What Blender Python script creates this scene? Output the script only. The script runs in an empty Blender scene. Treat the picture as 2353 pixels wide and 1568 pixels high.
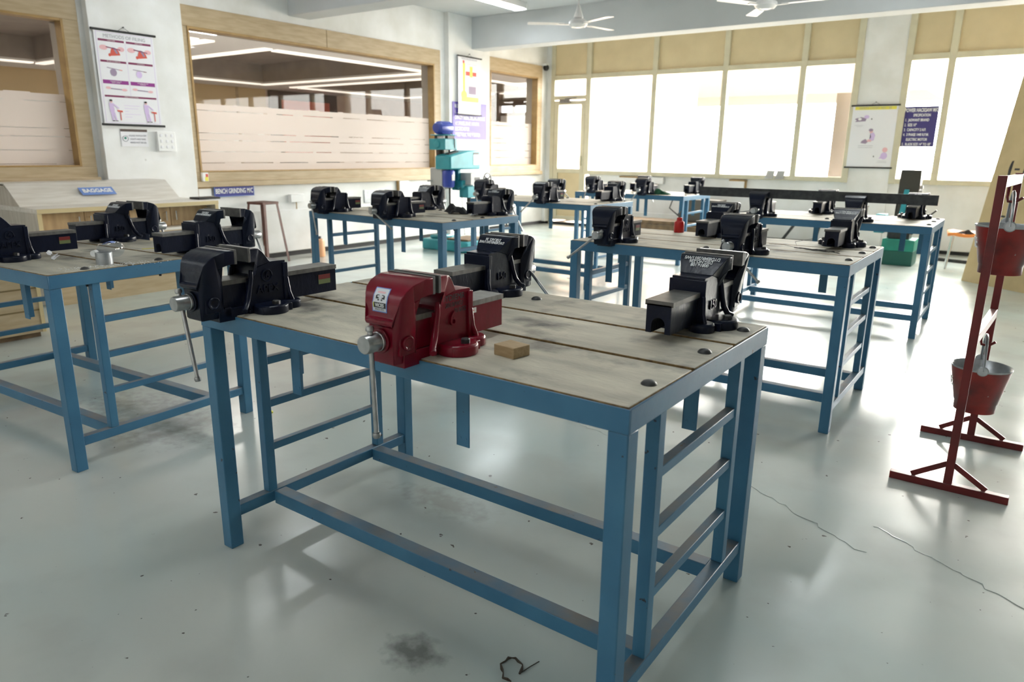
import bpy, bmesh, math, random
from mathutils import Vector, Matrix
random.seed(7)
C = bpy.context.scene.collection
PI = math.pi
R = math.radians
V = Vector

# ------------------------------------------------------------------ mesh builder
class MB:
    def __init__(s):
        s.bm = bmesh.new(); s.mi = 0; s.M = Matrix.Identity(4)
    def v(s, p): return s.bm.verts.new(s.M @ V(p))
    def f(s, vs):
        try:
            fc = s.bm.faces.new(vs); fc.material_index = s.mi; return fc
        except ValueError: return None
    def box(s, a, b):
        x0, y0, z0 = [min(a[i], b[i]) for i in range(3)]; x1, y1, z1 = [max(a[i], b[i]) for i in range(3)]
        p = [s.v((x, y, z)) for z in (z0, z1) for x, y in ((x0, y0), (x1, y0), (x1, y1), (x0, y1))]
        for q in ((3, 2, 1, 0), (4, 5, 6, 7), (0, 1, 5, 4), (1, 2, 6, 5), (2, 3, 7, 6), (3, 0, 4, 7)): s.f([p[i] for i in q])
        return s
    def bar(s, p0, p1, w, h, up=(0, 0, 1)):
        p0, p1 = V(p0), V(p1); d = (p1 - p0).normalized(); u = V(up)
        if abs(d.dot(u)) > .98: u = V((1, 0, 0))
        sx = d.cross(u).normalized(); sy = sx.cross(d).normalized()
        P = []
        for c in (p0, p1):
            for i, j in ((-1, -1), (1, -1), (1, 1), (-1, 1)): P.append(s.v(c + sx * (i * w / 2) + sy * (j * h / 2)))
        for q in ((0, 1, 2, 3), (7, 6, 5, 4), (0, 4, 5, 1), (1, 5, 6, 2), (2, 6, 7, 3), (3, 7, 4, 0)): s.f([P[i] for i in q])
        return s
    def cone(s, p0, p1, r0, r1, n=20, cap=(True, True)):
        p0, p1 = V(p0), V(p1); d = (p1 - p0).normalized()
        a = d.orthogonal().normalized(); b = d.cross(a)
        A = [s.v(p0 + (a * math.cos(t) + b * math.sin(t)) * r0) for t in [2 * PI * i / n for i in range(n)]]
        B = [s.v(p1 + (a * math.cos(t) + b * math.sin(t)) * r1) for t in [2 * PI * i / n for i in range(n)]]
        for i in range(n): s.f([A[i], A[(i + 1) % n], B[(i + 1) % n], B[i]])
        if cap[0]: s.f(A[::-1])
        if cap[1]: s.f(B)
        return s
    def cyl(s, p0, p1, r, n=20): return s.cone(p0, p1, r, r, n)
    def lathe(s, prof, c=(0, 0, 0), n=32, axis='z'):
        rings = []
        for r, h in prof:
            ring = []
            for i in range(n):
                t = 2 * PI * i / n; x, y = max(r, 1e-4) * math.cos(t), max(r, 1e-4) * math.sin(t)
                q = (x, y, h) if axis == 'z' else ((x, h, -y) if axis == 'y' else (h, x, y))
                ring.append(s.v(V(c) + V(q)))
            rings.append(ring)
        for A, B in zip(rings, rings[1:]):
            for i in range(n): s.f([A[i], A[(i + 1) % n], B[(i + 1) % n], B[i]])
        s.f(rings[0][::-1]); s.f(rings[-1])
        return s
    def tube(s, pts, r, n=8):
        pts = [V(p) for p in pts]; rings = []
        prev = None
        for i, p in enumerate(pts):
            d = (pts[min(i + 1, len(pts) - 1)] - pts[max(i - 1, 0)]).normalized()
            a = d.orthogonal().normalized() if prev is None else (prev - d * prev.dot(d)).normalized()
            prev = a; b = d.cross(a)
            rr = r[i] if isinstance(r, (list, tuple)) else r
            rings.append([s.v(p + (a * math.cos(2 * PI * k / n) + b * math.sin(2 * PI * k / n)) * rr) for k in range(n)])
        for A, B in zip(rings, rings[1:]):
            for i in range(n): s.f([A[i], A[(i + 1) % n], B[(i + 1) % n], B[i]])
        s.f(rings[0][::-1]); s.f(rings[-1])
        return s
    def sphere(s, c, r, sc=(1, 1, 1), n=16):
        m = n // 2; prof = [(math.sin(PI * i / m), -math.cos(PI * i / m)) for i in range(m + 1)]
        rings = [[s.v(V(c) + V((a * r * sc[0] * math.cos(2 * PI * k / n), a * r * sc[1] * math.sin(2 * PI * k / n), h * r * sc[2]))) for k in range(n)] for a, h in [(max(a, 1e-3), h) for a, h in prof]]
        for A, B in zip(rings, rings[1:]):
            for i in range(n): s.f([A[i], A[(i + 1) % n], B[(i + 1) % n], B[i]])
        return s
    def prism(s, prof):
        """closed outline of (y, z, half width in x): a casting swept across x"""
        A = [s.v((-w, y, z)) for y, z, w in prof]; B = [s.v((w, y, z)) for y, z, w in prof]
        n = len(prof)
        for i in range(n): s.f([A[i], A[(i + 1) % n], B[(i + 1) % n], B[i]])
        fa, fb = s.f(A[::-1]), s.f(B)
        bmesh.ops.triangulate(s.bm, faces=[x for x in (fa, fb) if x])
        return s
    def ext(s, poly, o, u, w, n, t):
        """polygon in the plane (o, u, w), thickness t along n"""
        o, u, w, n = V(o), V(u), V(w), V(n)
        A = [s.v(o + u * a + w * b) for a, b in poly]; B = [s.v(o + u * a + w * b + n * t) for a, b in poly]
        k = len(poly)
        for i in range(k): s.f([A[i], A[(i + 1) % k], B[(i + 1) % k], B[i]])
        fa, fb = s.f(A[::-1]), s.f(B)
        if k > 4: bmesh.ops.triangulate(s.bm, faces=[x for x in (fa, fb) if x])
        return s
    def build(s, name, mats, parent=None, bevel=0, seg=2, smooth=40, loc=None, rot=None):
        bmesh.ops.recalc_face_normals(s.bm, faces=s.bm.faces)
        me = bpy.data.meshes.new(name); s.bm.to_mesh(me); s.bm.free()
        for m in (mats if isinstance(mats, (list, tuple)) else [mats]): me.materials.append(m)
        if smooth:
            me.polygons.foreach_set('use_smooth', [True] * len(me.polygons))
            me.set_sharp_from_angle(angle=R(smooth))
        o = bpy.data.objects.new(name, me); C.objects.link(o)
        if parent: o.parent = parent
        if loc: o.location = loc
        if rot: o.rotation_euler = rot
        if bevel:
            b = o.modifiers.new('b', 'BEVEL'); b.width = bevel; b.segments = seg; b.limit_method = 'ANGLE'; b.angle_limit = R(35); b.use_clamp_overlap = True
        return o

def tag(o, label=None, cat=None, group=None, kind=None):
    if label: o['label'] = label
    if cat: o['category'] = cat
    if group: o['group'] = group
    if kind: o['kind'] = kind
    return o
def thing(name, label, cat, loc=(0, 0, 0), rz=0, group=None):
    o = bpy.data.objects.new(name, None); C.objects.link(o); o.location = loc; o.rotation_euler = (0, 0, rz); o.empty_display_size = .1
    return tag(o, label, cat, group)
def struct(o): o['kind'] = 'structure'; return o
def copy_tree(o, parent=None):
    c = o.copy(); C.objects.link(c); c.parent = parent
    for ch in list(o.children): copy_tree(ch, c)
    return c
def text(body, size, M, mat, parent=None, name='lettering', align='CENTER', ext=.0006, sx=1, bold=0, space=1.0, line=1.0):
    if '\n' in body:
        ls = body.split('\n'); k = len(ls)
        for i, q in enumerate(ls): text(q, size, M @ Matrix.Translation((0, ((k - 1) / 2 - i) * size * line, 0)), mat, parent, name, align, ext, sx, bold, space)
        return
    cu = bpy.data.curves.new(name, 'FONT'); cu.body = body; cu.size = size; cu.extrude = ext; cu.align_x = align; cu.align_y = 'CENTER'
    cu.offset = bold; cu.space_character = space; cu.space_line = line; cu.resolution_u = 3; cu.materials.append(mat)
    o = bpy.data.objects.new(name, cu); C.objects.link(o)
    if parent: o.parent = parent
    o.matrix_local = M @ Matrix.Diagonal((sx, 1, 1, 1))
    return o
def frame(o, u, w):
    u, w = V(u).normalized(), V(w).normalized(); n = u.cross(w)
    return Matrix(((u.x, w.x, n.x, o[0]), (u.y, w.y, n.y, o[1]), (u.z, w.z, n.z, o[2]), (0, 0, 0, 1)))

# ------------------------------------------------------------------ materials
def mat(name, col, rough=.5, metal=0, var=None, scale=8, stretch=(1, 1, 1), bump=0, bscale=60, coat=0, spec=.5, emit=None, estr=0, lo=.35, hi=.65, chips=None, chscale=40, chlo=.66, chw=.04, dust=None, trans=0, wetr=None):
    m = bpy.data.materials.new(name); m.use_nodes = True; nt = m.node_tree; N = nt.nodes; L = nt.links
    p = N['Principled BSDF']; p.inputs['Roughness'].default_value = rough; p.inputs['Metallic'].default_value = metal
    p.inputs['Base Color'].default_value = (*col, 1); p.inputs['Coat Weight'].default_value = coat; p.inputs['Specular IOR Level'].default_value = spec
    p.inputs['Transmission Weight'].default_value = trans
    if emit: p.inputs['Emission Color'].default_value = (*emit, 1); p.inputs['Emission Strength'].default_value = estr
    tc = N.new('ShaderNodeTexCoord')
    def noise(sc, st=(1, 1, 1), det=4):
        mp = N.new('ShaderNodeMapping'); mp.inputs['Scale'].default_value = st; L.new(tc.outputs['Object'], mp.inputs[0])
        n = N.new('ShaderNodeTexNoise'); n.inputs['Scale'].default_value = sc; n.inputs['Detail'].default_value = det; L.new(mp.outputs[0], n.inputs['Vector']); return n.outputs[0]
    def ramp(src, a, b):
        r = N.new('ShaderNodeMapRange'); r.inputs[1].default_value = a; r.inputs[2].default_value = b; L.new(src, r.inputs[0]); return r.outputs[0]
    def mix(f, a, b):
        x = N.new('ShaderNodeMix'); x.data_type = 'RGBA'
        if hasattr(f, 'node'): L.new(f, x.inputs[0])
        else: x.inputs[0].default_value = f
        for k, q in ((6, a), (7, b)):
            if hasattr(q, 'node'): L.new(q, x.inputs[k])
            else: x.inputs[k].default_value = (*q, 1)
        return x.outputs[2]
    out = None
    if var: out = mix(ramp(noise(scale, stretch), lo, hi), col, var)
    if chips: out = mix(ramp(noise(chscale, (1, 1, 1), 6), chlo, chlo + chw), out if out else col, chips)
    if dust:
        g = N.new('ShaderNodeNewGeometry'); sp = N.new('ShaderNodeSeparateXYZ'); L.new(g.outputs['Normal'], sp.inputs[0])
        mm = N.new('ShaderNodeMath'); mm.operation = 'MULTIPLY'; L.new(ramp(sp.outputs[2], .6, .98), mm.inputs[0]); L.new(ramp(noise(9), .2, .75), mm.inputs[1])
        out = mix(mm.outputs[0], out if out else col, dust)
    if out: L.new(out, p.inputs['Base Color'])
    if bump:
        b = N.new('ShaderNodeBump'); b.inputs['Strength'].default_value = bump; b.inputs['Distance'].default_value = .004
        L.new(noise(bscale, stretch if stretch != (1, 1, 1) else (1, 1, 1)), b.inputs['Height']); L.new(b.outputs[0], p.inputs['Normal'])
    m['nodes'] = 1
    return m
M = {}
M['blue'] = mat('blue_paint', (.038, .142, .255), .42, var=(.053, .178, .30), scale=5, chips=(.03, .03, .035), chscale=38, chlo=.70, dust=(.19, .175, .165), bump=.12, bscale=40)
M['plank'] = mat('bench_plank', (.56, .52, .42), .62, var=(.32, .295, .245), scale=4.2, stretch=(1, 4, 4), chips=(.10, .095, .09), chscale=7.5, chlo=.54, chw=.22, bump=.35, bscale=50, lo=.3, hi=.75)
M['plankedge'] = mat('plank_edge', (.30, .19, .07), .7, var=(.14, .08, .03), scale=60)
M['navy'] = mat('navy_enamel', (.004, .006, .017), .29, var=(.006, .009, .023), scale=12, coat=.0, spec=.24, bump=.25, bscale=45, chips=(.06, .06, .07), chscale=50, chlo=.72)
M['red'] = mat('red_enamel', (.19, .002, .016), .27, var=(.15, .002, .012), scale=10, spec=.35, coat=.1, bump=.12, bscale=35)
M['steel'] = mat('bright_steel', (.46, .46, .46), .30, 1, var=(.34, .34, .34), scale=30)
M['dullsteel'] = mat('dull_steel', (.22, .21, .20), .42, .55, var=(.14, .13, .12), scale=20)
M['darksteel'] = mat('dark_steel', (.035, .035, .037), .5, .4, var=(.06, .06, .06), scale=25)
M['jawsteel'] = mat('jaw_steel', (.13, .125, .12), .45, .5, var=(.08, .08, .08), scale=40)
M['lgreen'] = mat('label_green', (.13, .16, .06), .4); M['lred'] = mat('label_red', (.16, .014, .014), .4)
M['capsteel'] = mat('cap_steel', (.15, .145, .135), .45, .35, var=(.10, .095, .09), scale=20)
M['black'] = mat('black', (.012, .012, .013), .5)
M['white'] = mat('white', (.85, .85, .85), .5)
M['sheet'] = mat('silver_sticker', (.70, .71, .75), .4)
M['paper'] = mat('paper', (.82, .82, .86), .55)
M['wall'] = mat('plaster_white', (.87, .875, .88), .75, var=(.75, .75, .73), scale=2.2, chips=(.42, .40, .36), chscale=4.2, chlo=.76, bump=.15, bscale=30)
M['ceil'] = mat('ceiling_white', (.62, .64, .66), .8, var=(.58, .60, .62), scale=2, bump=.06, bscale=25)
M['cream'] = mat('cream_frame', (.66, .62, .46), .45, var=(.6, .56, .42), scale=6)
M['tan'] = mat('tan_panel', (.70, .585, .37), .7, var=(.64, .53, .33), scale=3)
M['lam'] = mat('beige_laminate', (.50, .39, .25), .5, var=(.42, .32, .19), scale=5, stretch=(6, .8, 6))
M['pale'] = mat('pale_laminate', (.76, .72, .66), .42, var=(.64, .59, .52), scale=5, stretch=(6, .7, 6))
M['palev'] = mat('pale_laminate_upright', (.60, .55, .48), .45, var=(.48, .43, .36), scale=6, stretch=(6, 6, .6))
M['edge'] = mat('yellow_edge', (.62, .50, .28), .5)
M['door'] = mat('tan_wood_door', (.52, .36, .19), .5, var=(.40, .27, .14), scale=5, stretch=(5, 5, .7))
M['groove'] = mat('groove', (.20, .14, .06), .7)
M['jamb'] = mat('oak_lipping', (.42, .27, .10), .45, var=(.33, .2, .07), scale=9)
M['rust'] = mat('rust_red_paint', (.075, .022, .014), .5, var=(.11, .035, .02), scale=14)
M['standred'] = mat('stand_red_paint', (.17, .008, .008), .42, var=(.10, .006, .006), scale=8, dust=(.25, .16, .15))
M['bucket'] = mat('bucket_red_paint', (.32, .016, .012), .36, var=(.10, .006, .006), scale=9, chips=(.5, .45, .42), chscale=42, chlo=.74)
M['galv'] = mat('galvanised', (.50, .52, .54), .38, .75, var=(.36, .38, .40), scale=22)
M['teal'] = mat('teal_paint', (.02, .25, .30), .4, var=(.03, .32, .38), scale=6)
M['green'] = mat('green_paint', (.012, .25, .18), .4, var=(.01, .19, .14), scale=7)
M['motor'] = mat('blue_motor', (.03, .06, .36), .4)
M['grey'] = mat('grey_casting', (.45, .45, .44), .5)
M['brown'] = mat('brown_column', (.06, .045, .035), .4, .3)
M['orange'] = mat('orange_plastic', (.75, .26, .06), .45)
M['signblue'] = mat('sign_blue', (.022, .028, .23), .5)
M['signlight'] = mat('sign_light_blue', (.16, .27, .62), .5)
M['spec'] = mat('sign_violet', (.055, .045, .20), .5)
M['maroon'] = mat('maroon', (.20, .02, .09), .6); M['plum'] = mat('plum', (.28, .03, .26), .6)
M['lilac'] = mat('lilac', (.66, .52, .80), .6); M['pink'] = mat('pink', (.80, .48, .52), .6); M['vred'] = mat('poster_red', (.65, .10, .07), .6)
M['mauve'] = mat('mauve_grey', (.32, .25, .36), .6); M['yellow'] = mat('yellow', (.80, .72, .10), .5); M['greyink'] = mat('grey_ink', (.35, .35, .4), .6)
M['wood'] = mat('raw_wood', (.46, .33, .19), .6, var=(.36, .25, .13), scale=18, stretch=(1, 6, 6))
M['board'] = mat('brown_board', (.50, .38, .20), .65, var=(.42, .32, .16), scale=3)
M['pallet'] = mat('pallet_wood', (.20, .13, .07), .7, var=(.12, .08, .045), scale=12)
M['chrome'] = mat('chrome', (.7, .7, .7), .12, 1)
M['oilcan'] = mat('red_plastic', (.50, .01, .01), .35)
M['greencloth'] = mat('green_cloth', (.01, .07, .035), .9); M['blackcloth'] = mat('black_cloth', (.02, .02, .024), .85)
M['rope'] = mat('black_rope', (.04, .03, .02), .9)
M['fan'] = mat('fan_white', (.78, .78, .80), .3)
M['tube'] = mat('tube_glow', (1, 1, 1), .5, emit=(.93, .99, 1), estr=9.5)
M['coflight'] = mat('office_lamp', (1, 1, 1), .5, emit=(1, .95, .90), estr=8.5)
M['cove'] = mat('cove_glow', (1, 1, 1), .5, emit=(1, .86, .74), estr=.36)  # emissive stand-in for the glow that cove lights cast on the ceiling
M['offceil'] = mat('office_ceiling', (.80, .77, .74), .8); M['coffer'] = mat('coffer_brown', (.40, .34, .29), .6, var=(.34, .29, .25), scale=3)
M['offwall'] = mat('office_panelling', (.66, .52, .43), .6, var=(.58, .45, .37), scale=3); M['offred'] = mat('office_red_board', (.60, .14, .10), .7)
M['offtan'] = mat('office_tan', (.62, .48, .28), .7); M['offdark'] = mat('office_dark_frame', (.10, .07, .06), .6)
M['canopy'] = mat('peach_render', (.115, .094, .078), .8, var=(.105, .085, .07), scale=.6); M['ground'] = mat('outside_paving', (.42, .38, .33), .9)
def glassy(name, col, tr, glossy=True):
    m = bpy.data.materials.new(name); m.use_nodes = True; nt = m.node_tree; N = nt.nodes; L = nt.links; N.clear()
    out = N.new('ShaderNodeOutputMaterial'); t = N.new('ShaderNodeBsdfTransparent'); t.inputs[0].default_value = (*tr, 1)
    g = N.new('ShaderNodeBsdfGlossy'); g.inputs['Roughness'].default_value = .02; g.inputs['Color'].default_value = (*col, 1)
    fr = N.new('ShaderNodeFresnel'); fr.inputs[0].default_value = 1.35
    mx = N.new('ShaderNodeMixShader'); ge = N.new('ShaderNodeNewGeometry'); sb = N.new('ShaderNodeMath'); sb.operation = 'SUBTRACT'; sb.inputs[0].default_value = 1; L.new(ge.outputs['Backfacing'], sb.inputs[1])
    mu = N.new('ShaderNodeMath'); mu.operation = 'MULTIPLY'; L.new(fr.outputs[0], mu.inputs[0]); L.new(sb.outputs[0], mu.inputs[1]); L.new(mu.outputs[0], mx.inputs[0]); L.new(t.outputs[0], mx.inputs[1]); L.new(g.outputs[0], mx.inputs[2]); L.new(mx.outputs[0], out.inputs[0]); return m
M['glass'] = glassy('window_glass', (1, 1, 1), (.95, .96, .95))
M['clear'] = glassy('clear_plastic', (1, 1, 1), (.88, .91, .96))
def filmy():
    m = bpy.data.materials.new('frosted_film'); m.use_nodes = True; nt = m.node_tree; N = nt.nodes; L = nt.links; N.clear()
    out = N.new('ShaderNodeOutputMaterial'); d = N.new('ShaderNodeBsdfDiffuse'); d.inputs[0].default_value = (.90, .84, .80, 1)
    t = N.new('ShaderNodeBsdfTranslucent'); t.inputs[0].default_value = (.90, .84, .80, 1); c = N.new('ShaderNodeBsdfTransparent')
    a = N.new('ShaderNodeMixShader'); a.inputs[0].default_value = .55; L.new(d.outputs[0], a.inputs[1]); L.new(t.outputs[0], a.inputs[2])
    b = N.new('ShaderNodeMixShader'); b.inputs[0].default_value = .10; L.new(a.outputs[0], b.inputs[1]); L.new(c.outputs[0], b.inputs[2]); L.new(b.outputs[0], out.inputs[0]); return m
M['film'] = filmy()
def floor_mat():
    m = bpy.data.materials.new('epoxy_floor'); m.use_nodes = True; nt = m.node_tree; N = nt.nodes; L = nt.links; p = N['Principled BSDF']
    tc = N.new('ShaderNodeTexCoord')
    def noise(sc, det=5, st=(1, 1, 1), loc=(0, 0, 0)):
        mp = N.new('ShaderNodeMapping'); mp.inputs['Scale'].default_value = st; mp.inputs['Location'].default_value = loc; L.new(tc.outputs['Object'], mp.inputs[0])
        n = N.new('ShaderNodeTexNoise'); n.inputs['Scale'].default_value = sc; n.inputs['Detail'].default_value = det; L.new(mp.outputs[0], n.inputs[0]); return n.outputs[0]
    def rng(s, a, b, c=0, d=1):
        r = N.new('ShaderNodeMapRange'); r.inputs[1].default_value = a; r.inputs[2].default_value = b; r.inputs[3].default_value = c; r.inputs[4].default_value = d; L.new(s, r.inputs[0]); return r.outputs[0]
    def mul(a, b):
        x = N.new('ShaderNodeMath'); x.operation = 'MULTIPLY'; L.new(a, x.inputs[0])
        if hasattr(b, 'node'): L.new(b, x.inputs[1])
        else: x.inputs[1].default_value = b
        return x.outputs[0]
    def mix(f, a, b):
        x = N.new('ShaderNodeMix'); x.data_type = 'RGBA'; L.new(f, x.inputs[0])
        for k, q in ((6, a), (7, b)):
            if hasattr(q, 'node'): L.new(q, x.inputs[k])
            else: x.inputs[k].default_value = (*q, 1)
        return x.outputs[2]
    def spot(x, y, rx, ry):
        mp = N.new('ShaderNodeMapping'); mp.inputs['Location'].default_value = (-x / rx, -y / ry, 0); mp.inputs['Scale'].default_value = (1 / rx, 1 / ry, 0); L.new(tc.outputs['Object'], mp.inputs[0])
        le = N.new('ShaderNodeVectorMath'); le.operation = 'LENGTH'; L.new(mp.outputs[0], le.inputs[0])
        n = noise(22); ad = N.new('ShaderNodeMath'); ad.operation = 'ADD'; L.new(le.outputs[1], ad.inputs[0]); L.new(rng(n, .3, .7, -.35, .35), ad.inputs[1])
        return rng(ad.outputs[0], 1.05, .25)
    col = mix(rng(noise(.55), .38, .62), (.42, .495, .485), (.485, .50, .465))
    col = mix(mul(rng(noise(2.6), .5, .75), .5), col, (.35, .355, .335))
    col = mix(rng(noise(26, 2), .735, .76), col, (.10, .09, .08))
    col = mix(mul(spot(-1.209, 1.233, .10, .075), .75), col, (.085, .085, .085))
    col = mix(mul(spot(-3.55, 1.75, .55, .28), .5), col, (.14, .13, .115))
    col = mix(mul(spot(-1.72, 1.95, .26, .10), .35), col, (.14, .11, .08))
    L.new(col, p.inputs['Base Color'])
    L.new(rng(noise(3.2, 2), .2, .8, .15, .255), p.inputs['Roughness']); p.inputs['Specular IOR Level'].default_value = .6
    b = N.new('ShaderNodeBump'); b.inputs['Strength'].default_value = .22; b.inputs['Distance'].default_value = .012; L.new(noise(2.2, 3), b.inputs['Height'])
    L.new(b.outputs[0], p.inputs['Normal']); return m
M['floor'] = floor_mat()

# ------------------------------------------------------------------ camera (room axes: x across the benches, y along the left wall)
F, PITCH, ROLL, H, TH = 1644.28, .2578778, .01192, 1.3477, -.621778
ct, st = math.cos(TH), math.sin(TH)
def rot(v): return V((ct * v[0] + st * v[1], -st * v[0] + ct * v[1], v[2]))
fw = rot((0, math.cos(PITCH), -math.sin(PITCH))); rt = rot((1, 0, 0)); up = rt.cross(fw)
cr, sr = math.cos(ROLL), math.sin(ROLL)
X = rt * cr + up * sr; Y = rt * -sr + up * cr; Z = -fw
cam = bpy.data.cameras.new('camera'); co = bpy.data.objects.new('camera', cam); C.objects.link(co)
co.matrix_world = Matrix(((X.x, Y.x, Z.x, 0), (X.y, Y.y, Z.y, 0), (X.z, Y.z, Z.z, H), (0, 0, 0, 1)))
cam.sensor_width = 36; cam.lens = F / 2353 * 36; cam.clip_end = 200
cam.dof.use_dof = True; cam.dof.focus_distance = 2.45; cam.dof.aperture_fstop = 4.0
bpy.context.scene.camera = co

# ------------------------------------------------------------------ the setting
XL, YB, XR, YF, ZC = -7.85, 12.0, 9.5, -4.0, 3.42
b = MB(); b.box((XL - .3, YF, -.1), (XR, YB + .2, 0)); struct(b.build('floor', M['floor']))
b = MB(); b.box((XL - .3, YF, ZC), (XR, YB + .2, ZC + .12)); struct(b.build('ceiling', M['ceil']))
b = MB(); b.box((XR, YF, 0), (XR + .2, YB + .2, ZC)); struct(b.build('wall_right', M['wall']))
b = MB(); b.box((XL - .3, YF - .2, 0), (XR, YF, ZC)); struct(b.build('wall_front', M['wall']))
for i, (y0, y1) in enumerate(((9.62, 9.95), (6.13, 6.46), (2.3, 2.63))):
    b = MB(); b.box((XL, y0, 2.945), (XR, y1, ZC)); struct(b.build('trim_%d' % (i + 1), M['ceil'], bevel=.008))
# left wall with three glazed openings: (y0, y1, z0, z1) of the whole timber surround
WIN = [(-.6, 3.62, 1.02, 2.75), (4.66, 8.93, .946, 2.86), (10.11, 11.8, .978, 2.905)]
b = MB()
ys = YF
for y0, y1, z0, z1 in WIN:
    b.box((XL - .24, ys, 0), (XL, y0, ZC)); b.box((XL - .24, y0, 0), (XL, y1, z0)); b.box((XL - .24, y0, z1), (XL, y1, ZC)); ys = y1
b.box((XL - .24, ys, 0), (XL, YB, ZC)); struct(b.build('wall_left', M['wall']))
for i, (y0, y1) in enumerate(((3.68, 4.66), (9.05, 10.1))):
    b = MB(); b.box((XL, y0, 0), (XL + .09, y1, ZC)); struct(b.build('trim_%d' % (4 + i), M['wall'], bevel=.006))
b = MB(); b.box((XL, 4.66, .06), (XL + .03, 9.05, .60)); b.box((XL, 10.1, .06), (XL + .03, YB, .62)); struct(b.build('trim_6', M['wall'], bevel=.01))
b = MB(); b.box((XL, 2.0, 0), (XL + .012, YB, .055)); struct(b.build('shadow_gap_left', M['black']))  # black strip stands in for the shadow under the wall's lower band
b = MB(); b.box((XL, YB - .012, 0), (XR, YB, .05)); struct(b.build('shadow_gap_back', M['black']))  # black strip for the shadow gap along the back wall's foot
for i, (y0, y1, z0, z1) in enumerate(WIN):
    w = MB(); x0, x1 = XL - .10, XL + .02
    s = .09; top = .215; bot = .14
    w.mi = 0
    w.box((x0, y0, z1 - top), (x1, y1, z1)); w.box((x0, y0, z0), (x1, y1, z0 + bot)); w.box((x0, y0, z0 + bot), (x1, y0 + s, z1 - top)); w.box((x0, y1 - s * 1.6, z0 + bot), (x1, y1, z1 - top))
    fr = w.build('window_%d' % (i + 1), M['lam'], bevel=.004); struct(fr)
    gy0, gy1, gz0, gz1 = y0 + s, y1 - s * 1.6, z0 + bot, z1 - top
    w = MB(); e = .022
    w.box((x0, gy0, gz1 - e), (x1 + .006, gy1, gz1)); w.box((x0, gy0, gz0), (x1 + .006, gy1, gz0 + e * .6)); w.box((x0 + .004, gy0 + .001, gz0 + .001), (x1 + .010, gy0 + e, gz1 - .001)); w.box((x0 + .004, gy1 - e, gz0 + .001), (x1 + .010, gy1 - .001, gz1 - .001))
    w.build('lipping', M['jamb'], fr)
    w = MB(); w.box((XL - .24, gy1 - .01, gz0), (x0, gy1 + .03, gz1)); w.box((XL - .24, gy0 - .03, gz0), (x0, gy0 + .01, gz1)); w.box((XL - .24, gy0, gz1 - .01), (x0, gy1, gz1 + .03)); w.box((XL - .24, gy0, gz0 - .03), (x0, gy1, gz0 + .01))
    w.build('reveal', M['coffer'], fr)
    w = MB(); w.box((XL - .01, y0 - .02, z0 - .03), (XL + .06, y1 + .01, z0 + .035)); w.build('sill', M['lam'], fr, bevel=.006)
    gx = XL - .095
    cuts = [gy0] + ([6.72] if i == 1 else []) + [gy1]
    for a0, a1 in zip(cuts, cuts[1:]):
        w = MB(); w.box((gx - .004, a0 + .003, gz0), (gx, a1 - .003, gz1)); w.build('pane', M['glass'], fr, smooth=0)
    # frosted film stuck on the lower glass: bands parted by thin clear stripes
    w = MB(); zz = [gz0 + .004, 1.19, 1.32, 1.45, 1.53, 1.78, 1.855] if i < 2 else [gz0 + .004, 1.26, 1.38, 1.51, 1.59, 1.81, 1.875]
    rnd = random.Random(i)
    for q0, q1 in zip(zz, zz[1:]):
        w.box((gx + .001, gy0 + .03, q0), (gx + .002, gy1 - .02, q1 - .008))
        yy = gy0 + .03
        while yy < gy1 - .4:     # short bridges across the stripe
            yy += rnd.uniform(.3, .8); w.box((gx + .001, yy, q1 - .008), (gx + .002, min(yy + rnd.uniform(.05, .25), gy1 - .02), q1))
    w.build('film', M['film'], fr, smooth=0)
    if i == 1:
        w = MB(); w.box((XL - .02, 6.70, z1 - top), (x1 + .003, 6.706, z1)); w.build('joint', M['groove'], fr)

# back wall: low masonry, cream glazing frame with tan panels above, pillar
b = MB(); b.box((-6.87, YB, 0), (XR, YB + .2, .97)); b.box((3.7, YB, .97), (XR, YB + .2, ZC)); b.box((XL - .3, YB, 0), (-7.72, YB + .2, ZC)); struct(b.build('wall_back', M['wall']))
b = MB(); b.box((-2.38, YB - .03, .0), (-1.80, YB + .2, ZC)); struct(b.build('trim_7', M['wall'], bevel=.006))
b = MB(); b.box((-6.8, YB - .025, .05), (-2.38, YB, .33)); b.box((-1.8, YB - .025, .05), (XR, YB, .36)); struct(b.build('trim_8', M['wall'], bevel=.01))
def glazing(idx, xs, z0=.97, zt=2.70):
    w = MB(); m = .045; y0, y1 = YB - .05, YB + .05
    for k, x in enumerate(xs):
        w.box((x - m, y0, z0 - .004), (x + m, y1, ZC - .01))
    for a, c in zip(xs, xs[1:]):
        w.box((a + .04, y0 + .006, z0), (c - .04, y1 - .006, z0 + .07)); w.box((a + .04, y0 + .006, zt - .04), (c - .04, y1 - .006, zt + .04)); w.box((a + .04, y0 + .016, ZC - .05), (c - .04, y1 - .006, ZC - .012))
    fr = struct(w.build('window_%d' % idx, M['cream'], bevel=.004))
    for a, c in zip(xs, xs[1:]):
        w = MB(); w.box((a + .03, YB, z0 + .06), (c - .03, YB + .006, zt - .03)); w.build('pane', M['glass'], fr, smooth=0)
        w = MB(); w.box((a + .03, YB, zt + .03), (c - .03, YB + .02, ZC - .04)); w.build('panel', M['tan'], fr, smooth=0)
    return fr
glazing(4, [-6.92, -5.63, -4.395, -3.18, -2.415])
glazing(5, [-1.765, -1.23, -.02, 1.22, 2.46, 3.7])
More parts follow.
